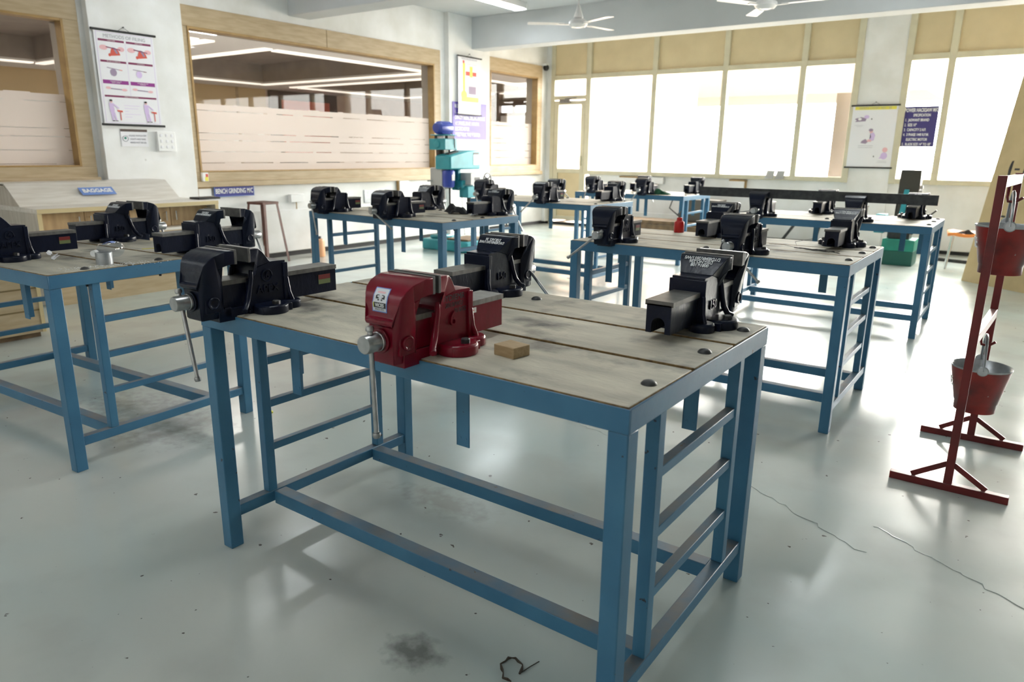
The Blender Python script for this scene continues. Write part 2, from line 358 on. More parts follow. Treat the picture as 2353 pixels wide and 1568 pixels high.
# door in the corner
w = MB(); y0, y1 = YB - .03, YB + .05
w.box((-7.74, y0, 0), (-7.66, y1, ZC - .01)); w.box((-6.99, y0, 0), (-6.956, y1, ZC - .01)); w.box((-7.67, y0 + .006, 2.66), (-6.98, y1 - .006, 2.74)); w.box((-7.67, y0 + .006, 2.31), (-6.98, y1 - .006, 2.38))
dfr = struct(w.build('door_1', M['cream'], bevel=.004))
w = MB(); w.box((-7.67, YB, 2.37), (-6.97, YB + .006, 2.67)); w.build('fanlight', M['glass'], dfr, smooth=0)
w = MB(); w.box((-7.67, YB, 2.73), (-6.97, YB + .02, ZC)); w.build('panel', M['tan'], dfr, smooth=0)
w = MB()
for a, c in (((-7.655, y0, .09), (-7.56, y1, 2.29)), ((-7.07, y0, .09), (-6.992, y1, 2.29)), ((-7.57, y0 + .005, 2.22), (-7.06, y1 - .005, 2.285)), ((-7.57, y0 + .005, .98), (-7.06, y1 - .005, 1.06)), ((-7.57, y0 + .005, .095), (-7.06, y1 - .005, .17))): w.box(a, c)
leaf = w.build('door_leaf', M['cream'], dfr, bevel=.004)
w = MB(); w.box((-7.57, YB, .15), (-7.06, YB + .02, .99)); w.build('panel', M['tan'], leaf)
w = MB(); w.box((-7.57, YB, 1.05), (-7.06, YB + .006, 2.23)); w.build('pane', M['glass'], leaf, smooth=0)
w = MB(); w.box((-7.52, YB - .08, 2.25), (-7.3, YB - .03, 2.31)); w.bar((-7.4, YB - .07, 2.32), (-7.15, YB - .07, 2.33), .02, .02); w.build('door_closer', M['dullsteel'], dfr, bevel=.004)
w = MB(); w.box((-7.06, YB - .06, 1.12), (-7.03, YB - .03, 1.3)); w.build('handle', M['cream'], leaf, bevel=.004)

# outside: paving, a peach canopy block across the yard and a dark post beside the pillar
b = MB(); b.box((-40, YB + .2, -.12), (30, 80, -.04)); struct(b.build('ground_outside', M['ground']))
b = MB(); b.box((-22, 21, 2.95), (-2.6, 25, 4.4)); b.box((-22, 24, 0), (-14, 25, 3.0))
tag(b.build('yard_canopy', M['canopy']), 'peach rendered canopy block across the yard beyond the back windows', 'building')
b = MB(); b.box((-2.78, 12.5, -.04), (-2.56, 12.8, 2.3)); tag(b.build('outside_post', M['canopy']), 'brown post outside the glass just left of the pillar', 'post')

# the office beyond the left wall
OX0, OX1, OY0, OY1, OZ = -17.2, XL - .24, -4.0, 19.5, 2.9
b = MB(); b.box((OX0, OY0, -.1), (OX1, OY1, 0)); struct(b.build('floor_office', M['offceil']))
cof = [(-15.7, -10.5, 7.75, 11.4), (-15.7, -10.5, 12.6, 16.3), (-15.7, -10.5, 2.6, 6.4), (-15.7, -10.5, -2.6, 1.4)]
b = MB(); D = .45
b.box((OX0, OY0, OZ), (-15.7, OY1, OZ + D)); b.box((-10.5, OY0, OZ), (OX1, OY1, OZ + D))
yy = OY0
for x0, x1, y0, y1 in sorted(cof, key=lambda c: c[2]): b.box((-15.7, yy, OZ), (-10.5, y0, OZ + D)); yy = y1
b.box((-15.7, yy, OZ), (-10.5, OY1, OZ + D)); struct(b.build('ceiling_office', M['offceil'], bevel=0))
for k, (x0, x1, y0, y1) in enumerate(cof):
    b = MB(); t = .02
    b.box((x0, y0, OZ + D - t), (x1, y1, OZ + D + .05)); b.box((x0, y0, OZ + .03), (x0 + t, y1, OZ + D)); b.box((x1 - t, y0, OZ + .03), (x1, y1, OZ + D)); b.box((x0, y0, OZ + .03), (x1, y0 + t, OZ + D)); b.box((x0, y1 - t, OZ + .03), (x1, y1, OZ + D))
    struct(b.build('trim_%d' % (10 + k), M['coffer']))
    if k < 2:
        b = MB(); b.lathe([(.02, 0), (.34, 0), (.36, -.04), (.33, -.10), (.22, -.16), (.02, -.18)], (-12.2 if k == 0 else -13.2, (y0 + y1) / 2 - .5 + k * 1.0, OZ + D - .02), 28)
        tag(b.build('dome_lamp', M['grey']), ('round grey dome lamp in the brown ceiling recess seen through the wide window\'s left pane', 'round grey dome lamp in the far ceiling recess seen through the wide window\'s right pane')[k], 'lamp')
    b = MB(); e = .16
    for p, q in (((x0 - .25, y0 - .25), (x1 + .25, y0 - .25 + e)), ((x0 - .25, y1 + .25 - e), (x1 + .25, y1 + .25)), ((x0 - .25, y0), (x0 - .25 + e, y1)), ((x1 + .25 - e, y0), (x1 + .25, y1))): b.box((p[0], p[1], OZ - .025), (q[0], q[1], OZ))
    struct(b.build('trim_%d' % (20 + k), M['cove']))  # glowing border imitates the lit band around the recess
b = MB(); b.box((OX0 - .2, OY0, 0), (OX0, OY1, OZ + D)); b.box((OX0 - .2, OY1, 0), (OX1, OY1 + .2, OZ + D)); b.box((OX0 - .2, OY0 - .2, 0), (OX1, OY0, OZ + D)); b.box((OX1, YB, 0), (OX1 + .2, OY1, OZ + D)); struct(b.build('wall_office', M['offwall']))
b = MB(); x = OX0 + .02
b.box((OX0, OY0, 1.0), (x, 12.4, 2.42)); b.mi = 1; b.box((OX0, OY0, 2.42), (x + .02, 12.5, 2.9))
for y in (8.9, 10.3, 11.6): b.mi = 2; b.box((OX0, y, 1.0), (x + .04, y + .07, 2.9))
struct(b.build('trim_30', [M['white'], M['offtan'], M['lam']]))
b = MB(); b.box((OX0, 12.6, 0), (OX0 + .1, 14.9, 2.88)); b.mi = 1; b.box((OX0, 12.95, 1.2), (OX0 + .12, 14.6, 2.66))
tag(b.build('pin_board', [M['offdark'], M['offred']]), 'red pin board in a dark frame on the office wall beyond the wide window', 'notice board')
b = MB()
for a, c in (((-13.4, 16.40, 2.565), (-8.2, 16.55, 2.72)), ((-12.43, 16.38, 0), (-12.27, 16.56, 2.9)), ((-12.27, 16.42, 2.31), (-8.2, 16.5, 2.39)), ((-11.85, 16.42, 2.39), (-11.79, 16.5, 2.565)), ((-11.36, 16.41, 2.39), (-8.2, 16.51, 2.565))): b.box(a, c)
struct(b.build('trim_31', mat('office_brown_frame', (.15, .105, .08), .6)))
b = MB(); b.box((-12.27, 16.47, 0), (-8.2, 16.5, 2.31)); struct(b.build('wall_partition', M['white']))
b = MB(); b.box((-12.27, 16.52, 2.36), (-11.3, 16.54, 2.6)); struct(b.build('window_6', mat('far_window_glow', (1, 1, 1), .5, emit=(.95, .97, 1), estr=1.6)))
for k, (x, y0, y1) in enumerate(((-9.6, 4.9, 6.1), (-9.5, 8.6, 9.8), (-9.4, .4, 1.6), (-8.95, 13.2, 14.6))):  # last strip is hidden, added to lighten the office past the small window
    b = MB(); b.box((x, y0 - .15, OZ - .03), (x + .5, y1 + .15, OZ - .001)); tag(b.build('office_light', M['coflight']), 'white light strip on the office ceiling, ' + ('behind the left end of the wide window', 'behind the right half of the wide window', 'behind the far left window', 'added unseen to brighten the room behind the small window')[k], 'lamp')

# ------------------------------------------------------------------ workshop lamps, most of them unseen and added as fill
def tube(x, y, label, L=1.25):
    t = thing('fluorescent_light', label, 'lamp', (x, y, ZC), 0, 'ceiling tube lights')
    b = MB(); b.box((-.11, 0, -.08), (.11, L, 0)); b.build('housing', M['white'], t, bevel=.006)
    b = MB(); b.box((-.085, .03, -.095), (.085, L - .03, -.08)); b.build('diffuser', M['tube'], t, bevel=.004)
    b = MB(); b.box((-.115, L, -.1), (.115, L + .03, .0)); b.box((-.115, -.03, -.1), (.115, 0, .0)); b.build('end_cap', M['white'], t, bevel=.004)
for x, y, l in ((-6.45, 7.85, 'white fluorescent ceiling light cut by the top edge of the photo'), (-1.5, 7.6, 'white fluorescent ceiling light above the bench that carries the long bar'),
                (-6.5, 3.9, 'unseen ceiling light added to brighten the left wall, above the drilling-machine bench'), (-1.2, 4.1, 'unseen ceiling light added as fill above the bench with the red squeeze bottle'),  # this row and those below are unseen lamps added as fill
                (-6.1, -1.6, 'unseen ceiling light added to brighten the left wall near the far left window'), (-1.4, .7, 'unseen ceiling light added as fill above the nearest bench'),
                (-4.3, -2.4, 'white fluorescent ceiling light behind the camera on the left wall\'s side'), (-1.0, -2.4, 'unseen ceiling light added as fill behind the camera')):
    tube(x, y, l)
def fan(x, y, z, angs, label):
    t = thing('ceiling_fan', label, 'fan', (x, y, z), 0, 'ceiling fans')
    b = MB(); b.cyl((0, 0, .05), (0, 0, ZC - z), .012, 12); b.build('down_rod', M['fan'], t)
    b = MB(); b.lathe([(.01, .26), (.02, .25), (.035, .19), (.065, .10), (.055, .085), (.02, .08)], n=24); b.build('canopy', M['fan'], t)
    b = MB(); b.lathe([(.02, .08), (.09, .075), (.12, .05), (.125, .02), (.10, -.01), (.085, -.02), (.08, -.012), (.05, -.012), (.045, -.02), (.01, -.02)], n=32); b.build('motor', M['fan'], t)
    for a in angs:
        b = MB(); b.M = Matrix.Rotation(R(a), 4, 'Z') @ Matrix.Rotation(R(5), 4, 'X')
        b.ext([(.18, -.055), (.64, -.07), (.66, -.05), (.66, .05), (.64, .065), (.18, .05)], (0, 0, .02), (1, 0, 0), (0, 1, 0), (0, 0, 1), .004)
        b.box((.10, -.02, .012), (.25, .02, .02)); b.build('blade', M['fan'], t)
fan(-5.2, 8.65, 2.95, (218, 338, 78), 'white three-blade ceiling fan hanging on a rod, left of the two')
fan(-2.8, 8.7, 2.95, (2, 122, 242), 'white three-blade ceiling fan cut by the top edge, right of the two')

# ------------------------------------------------------------------ workbenches
BL, BW, BH = 1.532, .911, .85
def make_bench():
    t = thing('workbench', '', 'workbench')
    b = MB(); a = .055; k = .005
    b.box((0, 0, BH - a), (BL, k, BH)); b.box((0, BW - k, BH - a), (BL, BW, BH)); b.box((0, k, BH - a), (k, BW - k, BH)); b.box((BL - k, k, BH - a), (BL, BW - k, BH))
    b.box((k, k, BH - .045), (BL - k, .05, BH - .04)); b.box((k, BW - .05, BH - .045), (BL - k, BW - k, BH - .04)); b.box((k, .05, BH - .045), (.05, BW - .05, BH - .04)); b.box((BL - .05, .05, BH - .045), (BL - k, BW - .05, BH - .04))
    b.box((.5, .05, BH - .045), (.55, BW - .05, BH - .04)); b.box((.98, .05, BH - .045), (1.03, BW - .05, BH - .04))
    b.build('apron', M['blue'], t, bevel=.0015)
    for y0, y1 in ((.006, .333), (.351, .619), (.637, .905)):
        b = MB(); b.box((.006, y0, BH - .038), (BL - .006, y1, BH + .003))
        o = b.build('plank', [M['plank'], M['plankedge']], t, bevel=.002)
        for p in o.data.polygons:
            if abs(p.normal.z) < .5: p.material_index = 1
    for x in (0, BL - .05):
        for y in (0, BW - .05):
            b = MB(); b.box((x + .001, y + .001, 0), (x + .049, y + .049, BH - .055)); b.build('leg', M['blue'], t, bevel=.003)
    for x in (.006, BL - .044):
        b = MB(); b.box((x, .049, .108), (x + .038, BW - .049, .148)); b.build('end_rail', M['blue'], t, bevel=.0025)
        for y in (.172, BW - .207):
            b = MB(); b.box((x + .002, y, .148), (x + .036, y + .035, BH - .046)); b.build('upright', M['blue'], t, bevel=.0025)
        for z in (.62, .463, .30):
            b = MB(); b.box((x + .006, .207, z), (x + .032, BW - .207, z + .027)); b.build('rung', M['blue'], t, bevel=.002)
    for y in (.19, BW - .24):
        b = MB(); b.box((.044, y, .098), (BL - .044, y + .05, .146)); b.build('stretcher', M['blue'], t, bevel=.0025)
    for x, y in ((.27, .15), (.97, .15), (.12, .27), (BL - .27, BW - .15), (BL - .97, BW - .15), (BL - .12, BW - .27)):
        b = MB(); b.box((x - .022, y, .575), (x + .022, y + .004, BH - .04)); b.box((x - .022, y, .575), (x - .018, y + .04, BH - .04))
        for sx, z in ((-.008, .60), (.012, .60), (0, .74)): b.cyl((x + sx, y - .001, z), (x + sx, y + .0005, z), .004, 8)
        b.build('drawer_hanger', M['blue'], t, bevel=.001)
    for x in (.04, .766, BL - .04):
        for y in (.17, .5, .80):
            b = MB(); b.lathe([(.0185, .003), (.018, .006), (.013, .011), (.005, .0135)], (x, y, BH), 18)
            b.cyl((x, y, BH - .07), (x, y, BH + .008), .006, 8)
            b.build('dome_bolt', M['darksteel'], t)
    return t
BPOS = {1: (-2.1258, 1.241, -.0019), 2: (-4.6654, 1.1009, .0671), 3: (-4.9657, 3.9642, -.0321), 4: (-2.1925, 3.6403, .0017), 5: (-5.0828, 6.2699, -.0092), 6: (-5.0308, 8.4289, .0052), 7: (-2.1188, 6.0845, .0096)}
BLAB = {1: 'blue steel workbench nearest the camera, carrying the red vice', 2: 'blue steel workbench at the left edge with the clear bottle on it', 3: 'blue steel workbench in front of the drilling machine and rust-brown stool',
        4: 'blue steel workbench with the red squeeze bottle on its top', 5: 'blue steel workbench in front of the tan corner door', 6: 'blue steel workbench farthest back, with the green cloth on it', 7: 'blue steel workbench whose vices grip the long black bar'}
bench = make_bench(); BEN = {}
for k in BPOS:
    o = bench if k == 1 else copy_tree(bench)
    x, y, r = BPOS[k]; o.location = (x, y, 0); o.rotation_euler = (0, 0, r); tag(o, BLAB[k], 'workbench', 'workbenches with vices'); BEN[k] = o
def on(k, a, bb, z=BH + .003):
    x, y, r = BPOS[k]; c, s = math.cos(r), math.sin(r); return V((x + a * c - bb * s, y + a * s + bb * c, z))

# ------------------------------------------------------------------ bench vices
def make_vice():
    t = thing('bench_vice', '', 'bench vice')
    n = M['navy']
    # static casting
    b = MB()
    b.prism([(.052, .0, .05), (.050, .03, .05), (.050, .108, .05), (.064, .112, .05), (.078, .118, .05), (.085, .142, .05), (.134, .154, .05), (.190, .153, .05), (.192, .0, .05)])
    b.prism([(.064, .112, .05), (.076, .118, .050), (.081, .136, .055), (.076, .152, .064), (.064, .162, .072), (.044, .164, .075), (.044, .203, .075), (.069, .203, .075),
            (.080, .2015, .073), (.090, .195, .070), (.100, .187, .066), (.110, .178, .061), (.120, .168, .056), (.128, .159, .052), (.134, .154, .05), (.085, .142, .05), (.078, .118, .05)])
    b.box((-.056, .178, .0), (.056, .195, .146)); b.box((-.054, .046, .0), (.054, .058, .012))
    for sx in (-1, 1):   # flared front rib down to the base, side ear with room for its bolt
        pts = [(sx * .050, .062, .135), (sx * .053, .058, .11), (sx * .055, .050, .08), (sx * .058, .040, .05), (sx * .066, .024, .026), (sx * .078, .012, .018)]
        b.tube(pts, [.007, .008, .008, .009, .009, .009], 10)
        b.lathe([(.052, .0), (.053, .003), (.053, .023), (.048, .028), (.01, .028)], (sx * .075, .108, 0), 28)
        b.lathe([(.036, .0), (.037, .003), (.037, .021), (.033, .026), (.01, .026)], (sx * .052, .194, 0), 22)
        b.box((sx * .02, .06, 0), (sx * .1, .17, .024))
        b.tube([(sx * .05, .19, .1), (sx * .054, .195, .05), (sx * .064, .2, .02)], .007, 8)
    b.box((-.043, -.052, -.012), (.043, .06, .026)); b.box((-.043, -.03, .0), (.043, -.01, .03))
    body = b.build('body', n, t, bevel=.002, smooth=50)
    b = MB(); b.box((-.075, .040, .163), (.075, .049, .2065)); b.build('jaw_plate', M['jawsteel'], t, bevel=.001)
    for sx in (-1, 1):
        b = MB(); b.lathe([(.0125, .028), (.0125, .038), (.01, .040), (.002, .040)], (sx * .098, .112, 0), 6); b.build('anchor_bolt', M['darksteel'], t, smooth=0)
    # moving part
    b = MB()
    prof = [(-.106, .0, .036), (-.110, .006, .038), (-.110, .093, .038), (-.118, .097, .043), (-.120, .104, .045), (-.117, .110, .044), (-.108, .114, .041), (-.106, .126, .044), (-.106, .146, .052), (-.101, .164, .060), (-.090, .180, .067), (-.072, .192, .072), (-.054, .198, .075),
            (-.038, .202, .075), (-.036, .204, .075), (-.006, .204, .075), (-.006, .164, .075), (-.026, .163, .074), (-.042, .157, .066), (-.055, .146, .056), (-.063, .131, .048), (-.064, .114, .043), (-.034, .112, .042), (-.034, .0, .040)]
    b.prism(prof)
    for sx in (-1, 1):
        b.box((sx * .036, -.098, .022), (sx * .048, -.046, .080))
        b.lathe([(.019, .047), (.019, .0535), (.015, .055), (.012, .051), (.002, .051)] if sx > 0 else [(.002, -.051), (.012, -.051), (.015, -.055), (.019, -.0535), (.019, -.047)], (0, -.071, .051), 22, axis='x')
    b.cyl((0, -.112, .058), (0, -.118, .058), .03, 24)
    mv = b.build('moving_jaw', n, t, bevel=.002, smooth=50)
    b = MB(); b.box((-.075, -.009, .163), (.075, 0, .2065)); b.build('jaw_plate', M['jawsteel'], mv, bevel=.001)
    # sliding bar: unit length along y, open channel below, dull machined cap
    b = MB(); hw, z0, z1 = .036, .022, .102; pr = []
    pts = [(-hw, z0), (-.020, z0), (-.020, z0 + .024)] + [(.020 * -math.cos(q * PI / 6), z0 + .024 + .020 * math.sin(q * PI / 6)) for q in range(1, 6)] + [(.020, z0 + .024), (.020, z0), (hw, z0), (hw, z1), (-hw, z1)]
    A = [b.v((x, 0, z)) for x, z in pts]; B = [b.v((x, 1, z)) for x, z in pts]
    for i in range(len(pts)): b.f([A[i], A[(i + 1) % len(pts)], B[(i + 1) % len(pts)], B[i]])
    for E in (A, B):      # 0-1 left leg, 2..8 arch, 9-10 right leg, 11 12 top corners
        b.f([E[0], E[1], E[2], E[12]]); b.f([E[12], E[2], E[3], E[4], E[5]]); b.f([E[12], E[5], E[11]]); b.f([E[11], E[5], E[6], E[7], E[8]]); b.f([E[11], E[8], E[9], E[10]])
    b.build('slide_bar', n, mv, smooth=50)
    b = MB(); b.box((-.041, 0, .098), (.041, 1.0, .112)); b.build('slide_cap', M['capsteel'], mv)
    b = MB(); b.lathe([(.004, -.168), (.0205, -.168), (.0225, -.165), (.0225, -.126), (.024, -.125), (.024, -.119), (.015, -.118), (.015, -.108)], (0, 0, .058), 28, axis='y'); b.build('screw_head', M['steel'], mv)
    b = MB(); b.cyl((0, 0, .036), (0, 0, -.225), .0062, 14)
    b.lathe([(.005, .028), (.0095, .030), (.0105, .036), (.008, .042), (.002, .043)], n=14); b.lathe([(.002, -.236), (.008, -.235), (.0105, -.228), (.0095, -.222), (.005, -.220)], n=14)
    b.build('handle', M['steel'], mv, loc=(0, -.145, .058))
    return t
vice = make_vice()
WH = mat('white_marker', (.75, .76, .78), .6); BKI = mat('black_marker', (.02, .01, .015), .6)
VFL = {}
def setslot(o, m):
    for s in o.material_slots: s.link = 'OBJECT'; s.material = m
first = [True]
def place_vice(k, side, a, gap, tail, ang, label, red=False, marks=True):
    o = vice if first[0] else copy_tree(vice); first[0] = False
    p = on(k, a, 0 if side == 'F' else BW); o.location = p; o.rotation_euler = (0, 0, BPOS[k][2] + (0 if side == 'F' else PI))
    tag(o, label, 'bench vice', 'bench vices on the workbenches')
    for c in o.children:
        nm = c.name.split('.')[0]
        if nm == 'moving_jaw':
            c.location = (0, .040 - gap, 0)
            for g in c.children:
                gn = g.name.split('.')[0]
                if gn in ('slide_bar', 'slide_cap'):
                    y0 = -.07 if gn == 'slide_bar' else -.034
                    g.location = (0, y0, 0); g.scale = (1, tail - (.040 - gap) - y0, 1)
                    if red: setslot(g, M['red'] if gn == 'slide_bar' else M['dullsteel'])
                if gn == 'handle': g.rotation_euler = (0, R(-ang if side == 'F' else ang), 0)
            if red: setslot(c, M['red'])
        if nm == 'body' and red: setslot(c, M['red'])
    return o
VR = {}
def pv(key, *a, **k): VR[key] = place_vice(*a, **k)
pv('1a', 1, 'F', .150, .038, .405, 12, 'black bench vice on the nearest workbench, left of the red vice')
pv('1b', 1, 'F', .915, .012, .348, 2, 'glossy red bench vice at the front of the nearest workbench', red=True)
pv('1c', 1, 'B', .565, .022, .372, 45, 'black bench vice on the back edge of the nearest workbench, behind the red vice')
pv('1d', 1, 'B', 1.345, .085, .382, 5, 'black bench vice at the back right of the nearest workbench, its jaws wide open')
pv('2a', 2, 'F', .95, .05, .41, 30, 'black bench vice cut by the left edge of the photo, front of the left workbench')
pv('2b', 2, 'B', .64, .05, .34, 20, 'black bench vice on the left workbench, behind the clear bottle')
pv('2c', 2, 'B', 1.42, .085, .36, 25, 'black bench vice on the left workbench with the paper tag beside it')
pv('3a', 3, 'F', .22, .03, .35, 12, 'black bench vice on the left front corner of the drilling-machine bench')
pv('3b', 3, 'F', .97, .05, .365, 60, 'black bench vice at the front middle of the drilling-machine bench')
pv('3c', 3, 'B', .565, .03, .38, 20, 'black bench vice on the drilling-machine bench\'s back edge, left of the black cloth')
pv('3d', 3, 'B', 1.355, .03, .40, 30, 'black bench vice beside the black cloth on the bench by the drilling machine')
pv('4a', 4, 'F', .25, .03, .34, -52, 'black bench vice left of the red squeeze bottle, at its bench\'s front corner')
pv('4b', 4, 'F', .994, .05, .36, 46, 'black bench vice at the front middle of the red squeeze bottle\'s bench')
pv('4c', 4, 'B', .60, .03, .40, 30, 'black bench vice just right of the red squeeze bottle')
pv('4d', 4, 'B', 1.328, .03, .395, 10, 'black bench vice beside the loose wire scraps')
pv('5a', 5, 'F', .187, .03, .35, 15, 'black bench vice on the front left of the bench by the corner door')
pv('5b', 5, 'F', .958, .03, .36, -48, 'black bench vice at the front middle of the bench by the corner door')
pv('5c', 5, 'B', .55, .03, .36, 50, 'black bench vice at the back left of the bench by the corner door')
pv('5d', 5, 'B', 1.33, .03, .41, 20, 'black bench vice at the back right of the bench by the corner door')
pv('6a', 6, 'F', .26, .03, .35, -20, 'black bench vice on the left front of the farthest bench')
pv('6b', 6, 'F', .99, .03, .35, -35, 'black bench vice beside the green cloth on the farthest bench')
pv('6c', 6, 'B', .58, .03, .38, 20, 'black bench vice on the farthest bench, behind the one beside the green cloth')
pv('6d', 6, 'B', 1.347, .03, .38, 20, 'black bench vice at the back right end of the farthest bench')
pv('7a', 7, 'F', .256, .014, .37, -80, 'black bench vice gripping the left half of the long black bar')
pv('7b', 7, 'F', .991, .014, .37, 8, 'black bench vice gripping the right half of the long black bar')
pv('7c', 7, 'B', .60, .03, .38, 50, 'black bench vice behind the long black bar, between the two that grip it')
pv('7d', 7, 'B', 1.32, .03, .40, 10, 'black bench vice at the back right corner of the bench with the long bar')
def side_frame(sx, y, z, off): # text plane on the casting's side (+x or -x), reading upright
    return frame((sx * off, y, z), (0, sx, 0), (0, 0, 1))
def emboss(key, six=.027, name=True, red=False):
    v = VR[key]; m = M['red'] if red else M['navy']
    if red:
        text('6', .055, side_frame(1, .118, .082, .050), m, v, 'embossed_number', ext=.005)
    else:
        text('6', .030, side_frame(1, .118, .112, .050), m, v, 'embossed_number', ext=.0045)
        b = MB(); b.tube([(.0515, .118 + .0185 * math.cos(q * PI / 12), .112 + .0185 * math.sin(q * PI / 12)) for q in range(25)], .0022, 6); b.build('embossed_ring', m, v)
        text('APEX', .034, side_frame(1, .118, .070, .050), m, v, 'embossed_name', ext=.0045, bold=.0004)
        text('150', .038, side_frame(-1, .118, .066, .050), m, v, 'embossed_number', ext=.0045)
for q in ('1a', '1c', '1d', '2a', '2b', '2c', '4a', '4b'): emboss(q)
emboss('1b', red=True)
def scrawl(key, lines, size=.0165, m=WH):
    th = R(42); text('\n'.join(lines), size, frame((0, .1022, .1868), (1, 0, 0), (0, math.cos(th), -math.sin(th))), m, VR[key], 'marker_writing', ext=.0007, bold=.0003, line=.8, sx=.8)
scrawl('1d', ['0081e.108', 'DSG.NO.226', 'DYDIEMR/2011/WS']); scrawl('1c', ['DYDIEMR/2011/WS', 'DSR.NO. 36'])
for q in ('2b', '2c', '3c', '3d', '4c', '4d', '5d', '7d'): scrawl(q, ['DYDIEMR/2011/WS', 'DSR.NO.'])
text('DYDIEMR', .022, side_frame(1, .121, .137, .0503), BKI, VR['1b'], 'marker_writing', ext=.0003); text('2010/WS/', .017, side_frame(1, .126, .119, .0503), BKI, VR['1b'], 'marker_writing', ext=.0003); text('018/02', .017, side_frame(1, .150, .102, .0503), BKI, VR['1b'], 'marker_writing', ext=.0003)
# sticker on the red vice's moving jaw, small arrows
mv = [c for c in VR['1b'].children if c.name.startswith('moving_jaw')][0]
SP = [(-.1066, .124), (-.1066, .146), (-.1016, .164), (-.0908, .180), (-.078, .189)]   # the jaw's front line, from the ledge up
def sp(w, off):
    for (ya, za), (yb, zb) in zip(SP, SP[1:]):
        d = math.hypot(yb - ya, zb - za)
        if w <= d or (yb, zb) == SP[-1]:
            q = w / d; return V((0, ya + (yb - ya) * q - off * (zb - za) / d, za + (zb - za) * q + off * (yb - ya) / d))
        w -= d
def quad(b, u0, u1, w0, w1, off):
    cuts = [w0] + [q for q in (.022, .0407, .060) if w0 < q < w1] + [w1]
    for p, q in zip(cuts, cuts[1:]): b.f([b.v(sp(p, off) + V((u0, 0, 0))), b.v(sp(p, off) + V((u1, 0, 0))), b.v(sp(q, off) + V((u1, 0, 0))), b.v(sp(q, off) + V((u0, 0, 0)))])
b = MB(); X0 = -.006
b.mi = 0; quad(b, X0 - .024, X0 + .024, .002, .062, .0006); b.mi = 1; quad(b, X0 - .0215, X0 + .0215, .0045, .0595, .0009); b.mi = 2; quad(b, X0 - .021, X0 + .021, .012, .0245, .0012); b.mi = 3; quad(b, X0 - .021, X0 - .0185, .012, .0245, .0015)
b.mi = 2
for sx in (-1, 1):   # plain round emblem halves
    for u0, u1, w0, w1 in ((.004, .012, .041, .043), (.010, .0145, .033, .0415), (.005, .010, .0335, .037), (.003, .008, .029, .0325)): quad(b, X0 + sx * u0, X0 + sx * u1, w0, w1, .0012)
b.mi = 4; quad(b, X0 - .013, X0 + .013, .047, .052, .0012)
stk = b.build('sticker', [M['signlight'], M['sheet'], M['black'], M['yellow'], M['pink']], mv, smooth=0)
text('VICES', .0115, frame(sp(.0182, .0019) + V((X0 + .001, 0, 0)), (1, 0, 0), (0, 0, 1)), M['white'], stk, 'sticker_lettering', ext=.0001, bold=.0003); text('SINCE 1979', .006, frame(sp(.0082, .0015) + V((X0, 0, 0)), (1, 0, 0), (0, 0, 1)), M['black'], stk, 'sticker_lettering', ext=.0001)
b = MB(); b.M = frame((.0505, -.108, .078), (0, math.sin(R(8)), math.cos(R(8))), (0, -1, 0)) ; b.M = Matrix.Translation((.0405, -.092, .086)) @ Matrix.Rotation(R(-6), 4, 'X')
b.box((-.0003, -.005, -.016), (.0003, .005, .016)); b.mi = 1; b.box((.0003, -.003, -.012), (.0006, .003, -.006)); b.box((.0003, -.003, -.002), (.0006, .003, .010)); b.build('arrow_label', [M['white'], M['vred']], mv, smooth=0)
sb = [c for c in VR['1b'].children if c.name.startswith('body')][0]
b = MB(); b.box((.0362, .205, .078), (.0372, .232, .092)); b.mi = 1; b.box((.0372, .208, .0835), (.0375, .222, .0865)); b.build('arrow_label', [M['white'], M['vred']], VR['1b'], smooth=0)
for q, y in (('1a', .33), ('2a', .33), ('3a', .29), ('3b', .30), ('4a', .27), ('5b', .29)):   # red and green maker's label on the bar
    b = MB(); b.box((.0362, y, .052), (.037, y + .05, .084)); b.mi = 1; b.box((.0371, y, .068), (.0373, y + .05, .084)); b.build('bar_label', [M['lgreen'], M['lred']], VR[q], smooth=0)

# ------------------------------------------------------------------ loose things on the benches
b = MB(); b.box((-.034, -.03, 0), (.034, .03, .028)); tag(b.build('wood_block', M['wood'], bevel=.0015, loc=on(1, 1.112, .175), rot=(0, 0, R(-8))), 'small raw wood block on the nearest workbench right of the red vice', 'wood block')
t = thing('metal_can', 'short open grey metal ring standing in front of the clear bottle', 'can', on(2, 1.42, .295)); b = MB()
b.lathe([(.033, 0), (.034, .001), (.034, .052), (.032, .053), (.031, .052), (.031, .004)], n=36); b.build('can_body', M['galv'], t)
t = thing('plastic_bottle', 'crumpled clear plastic bottle lying on the left workbench behind the metal ring', 'bottle', on(2, 1.27, .40, BH + .04), R(32)); b = MB()
b.lathe([(.012, -.10), (.013, -.085), (.028, -.06), (.037, -.04), (.034, -.02), (.038, 0), (.034, .02), (.038, .04), (.036, .065), (.030, .078), (.012, .07)], n=24, axis='y'); b.build('bottle_body', M['clear'], t)
b = MB(); A = [[b.v((.0392 * math.cos(R(q)), y, .0392 * math.sin(R(q)))) for q in range(60, 141, 10)] for y in (.002, .036)]
for i in range(8): b.f([A[0][i], A[0][i + 1], A[1][i + 1], A[1][i]])
b.build('label_patch', mat('bottle_label', (.10, .20, .65), .4), t)
b = MB(); b.lathe([(.014, -.113), (.0145, -.1), (.0145, -.09)], n=18, axis='y'); b.build('cap', M['white'], t)
b = MB(); b.M = Matrix.Rotation(R(20), 4, 'Y'); b.ext([(-.045, -.012), (.03, -.014), (.045, 0), (.03, .014), (-.045, .012)], (0, 0, .012), (1, 0, 0), (0, 1, 0), (0, 0, 1), .001)
b.mi = 1; b.box((-.03, -.004, .0131), (-.005, .004, .0134)); b.box((.0, -.003, .0131), (.015, .003, .0134)); b.mi = 0; b.M = Matrix.Identity(4)
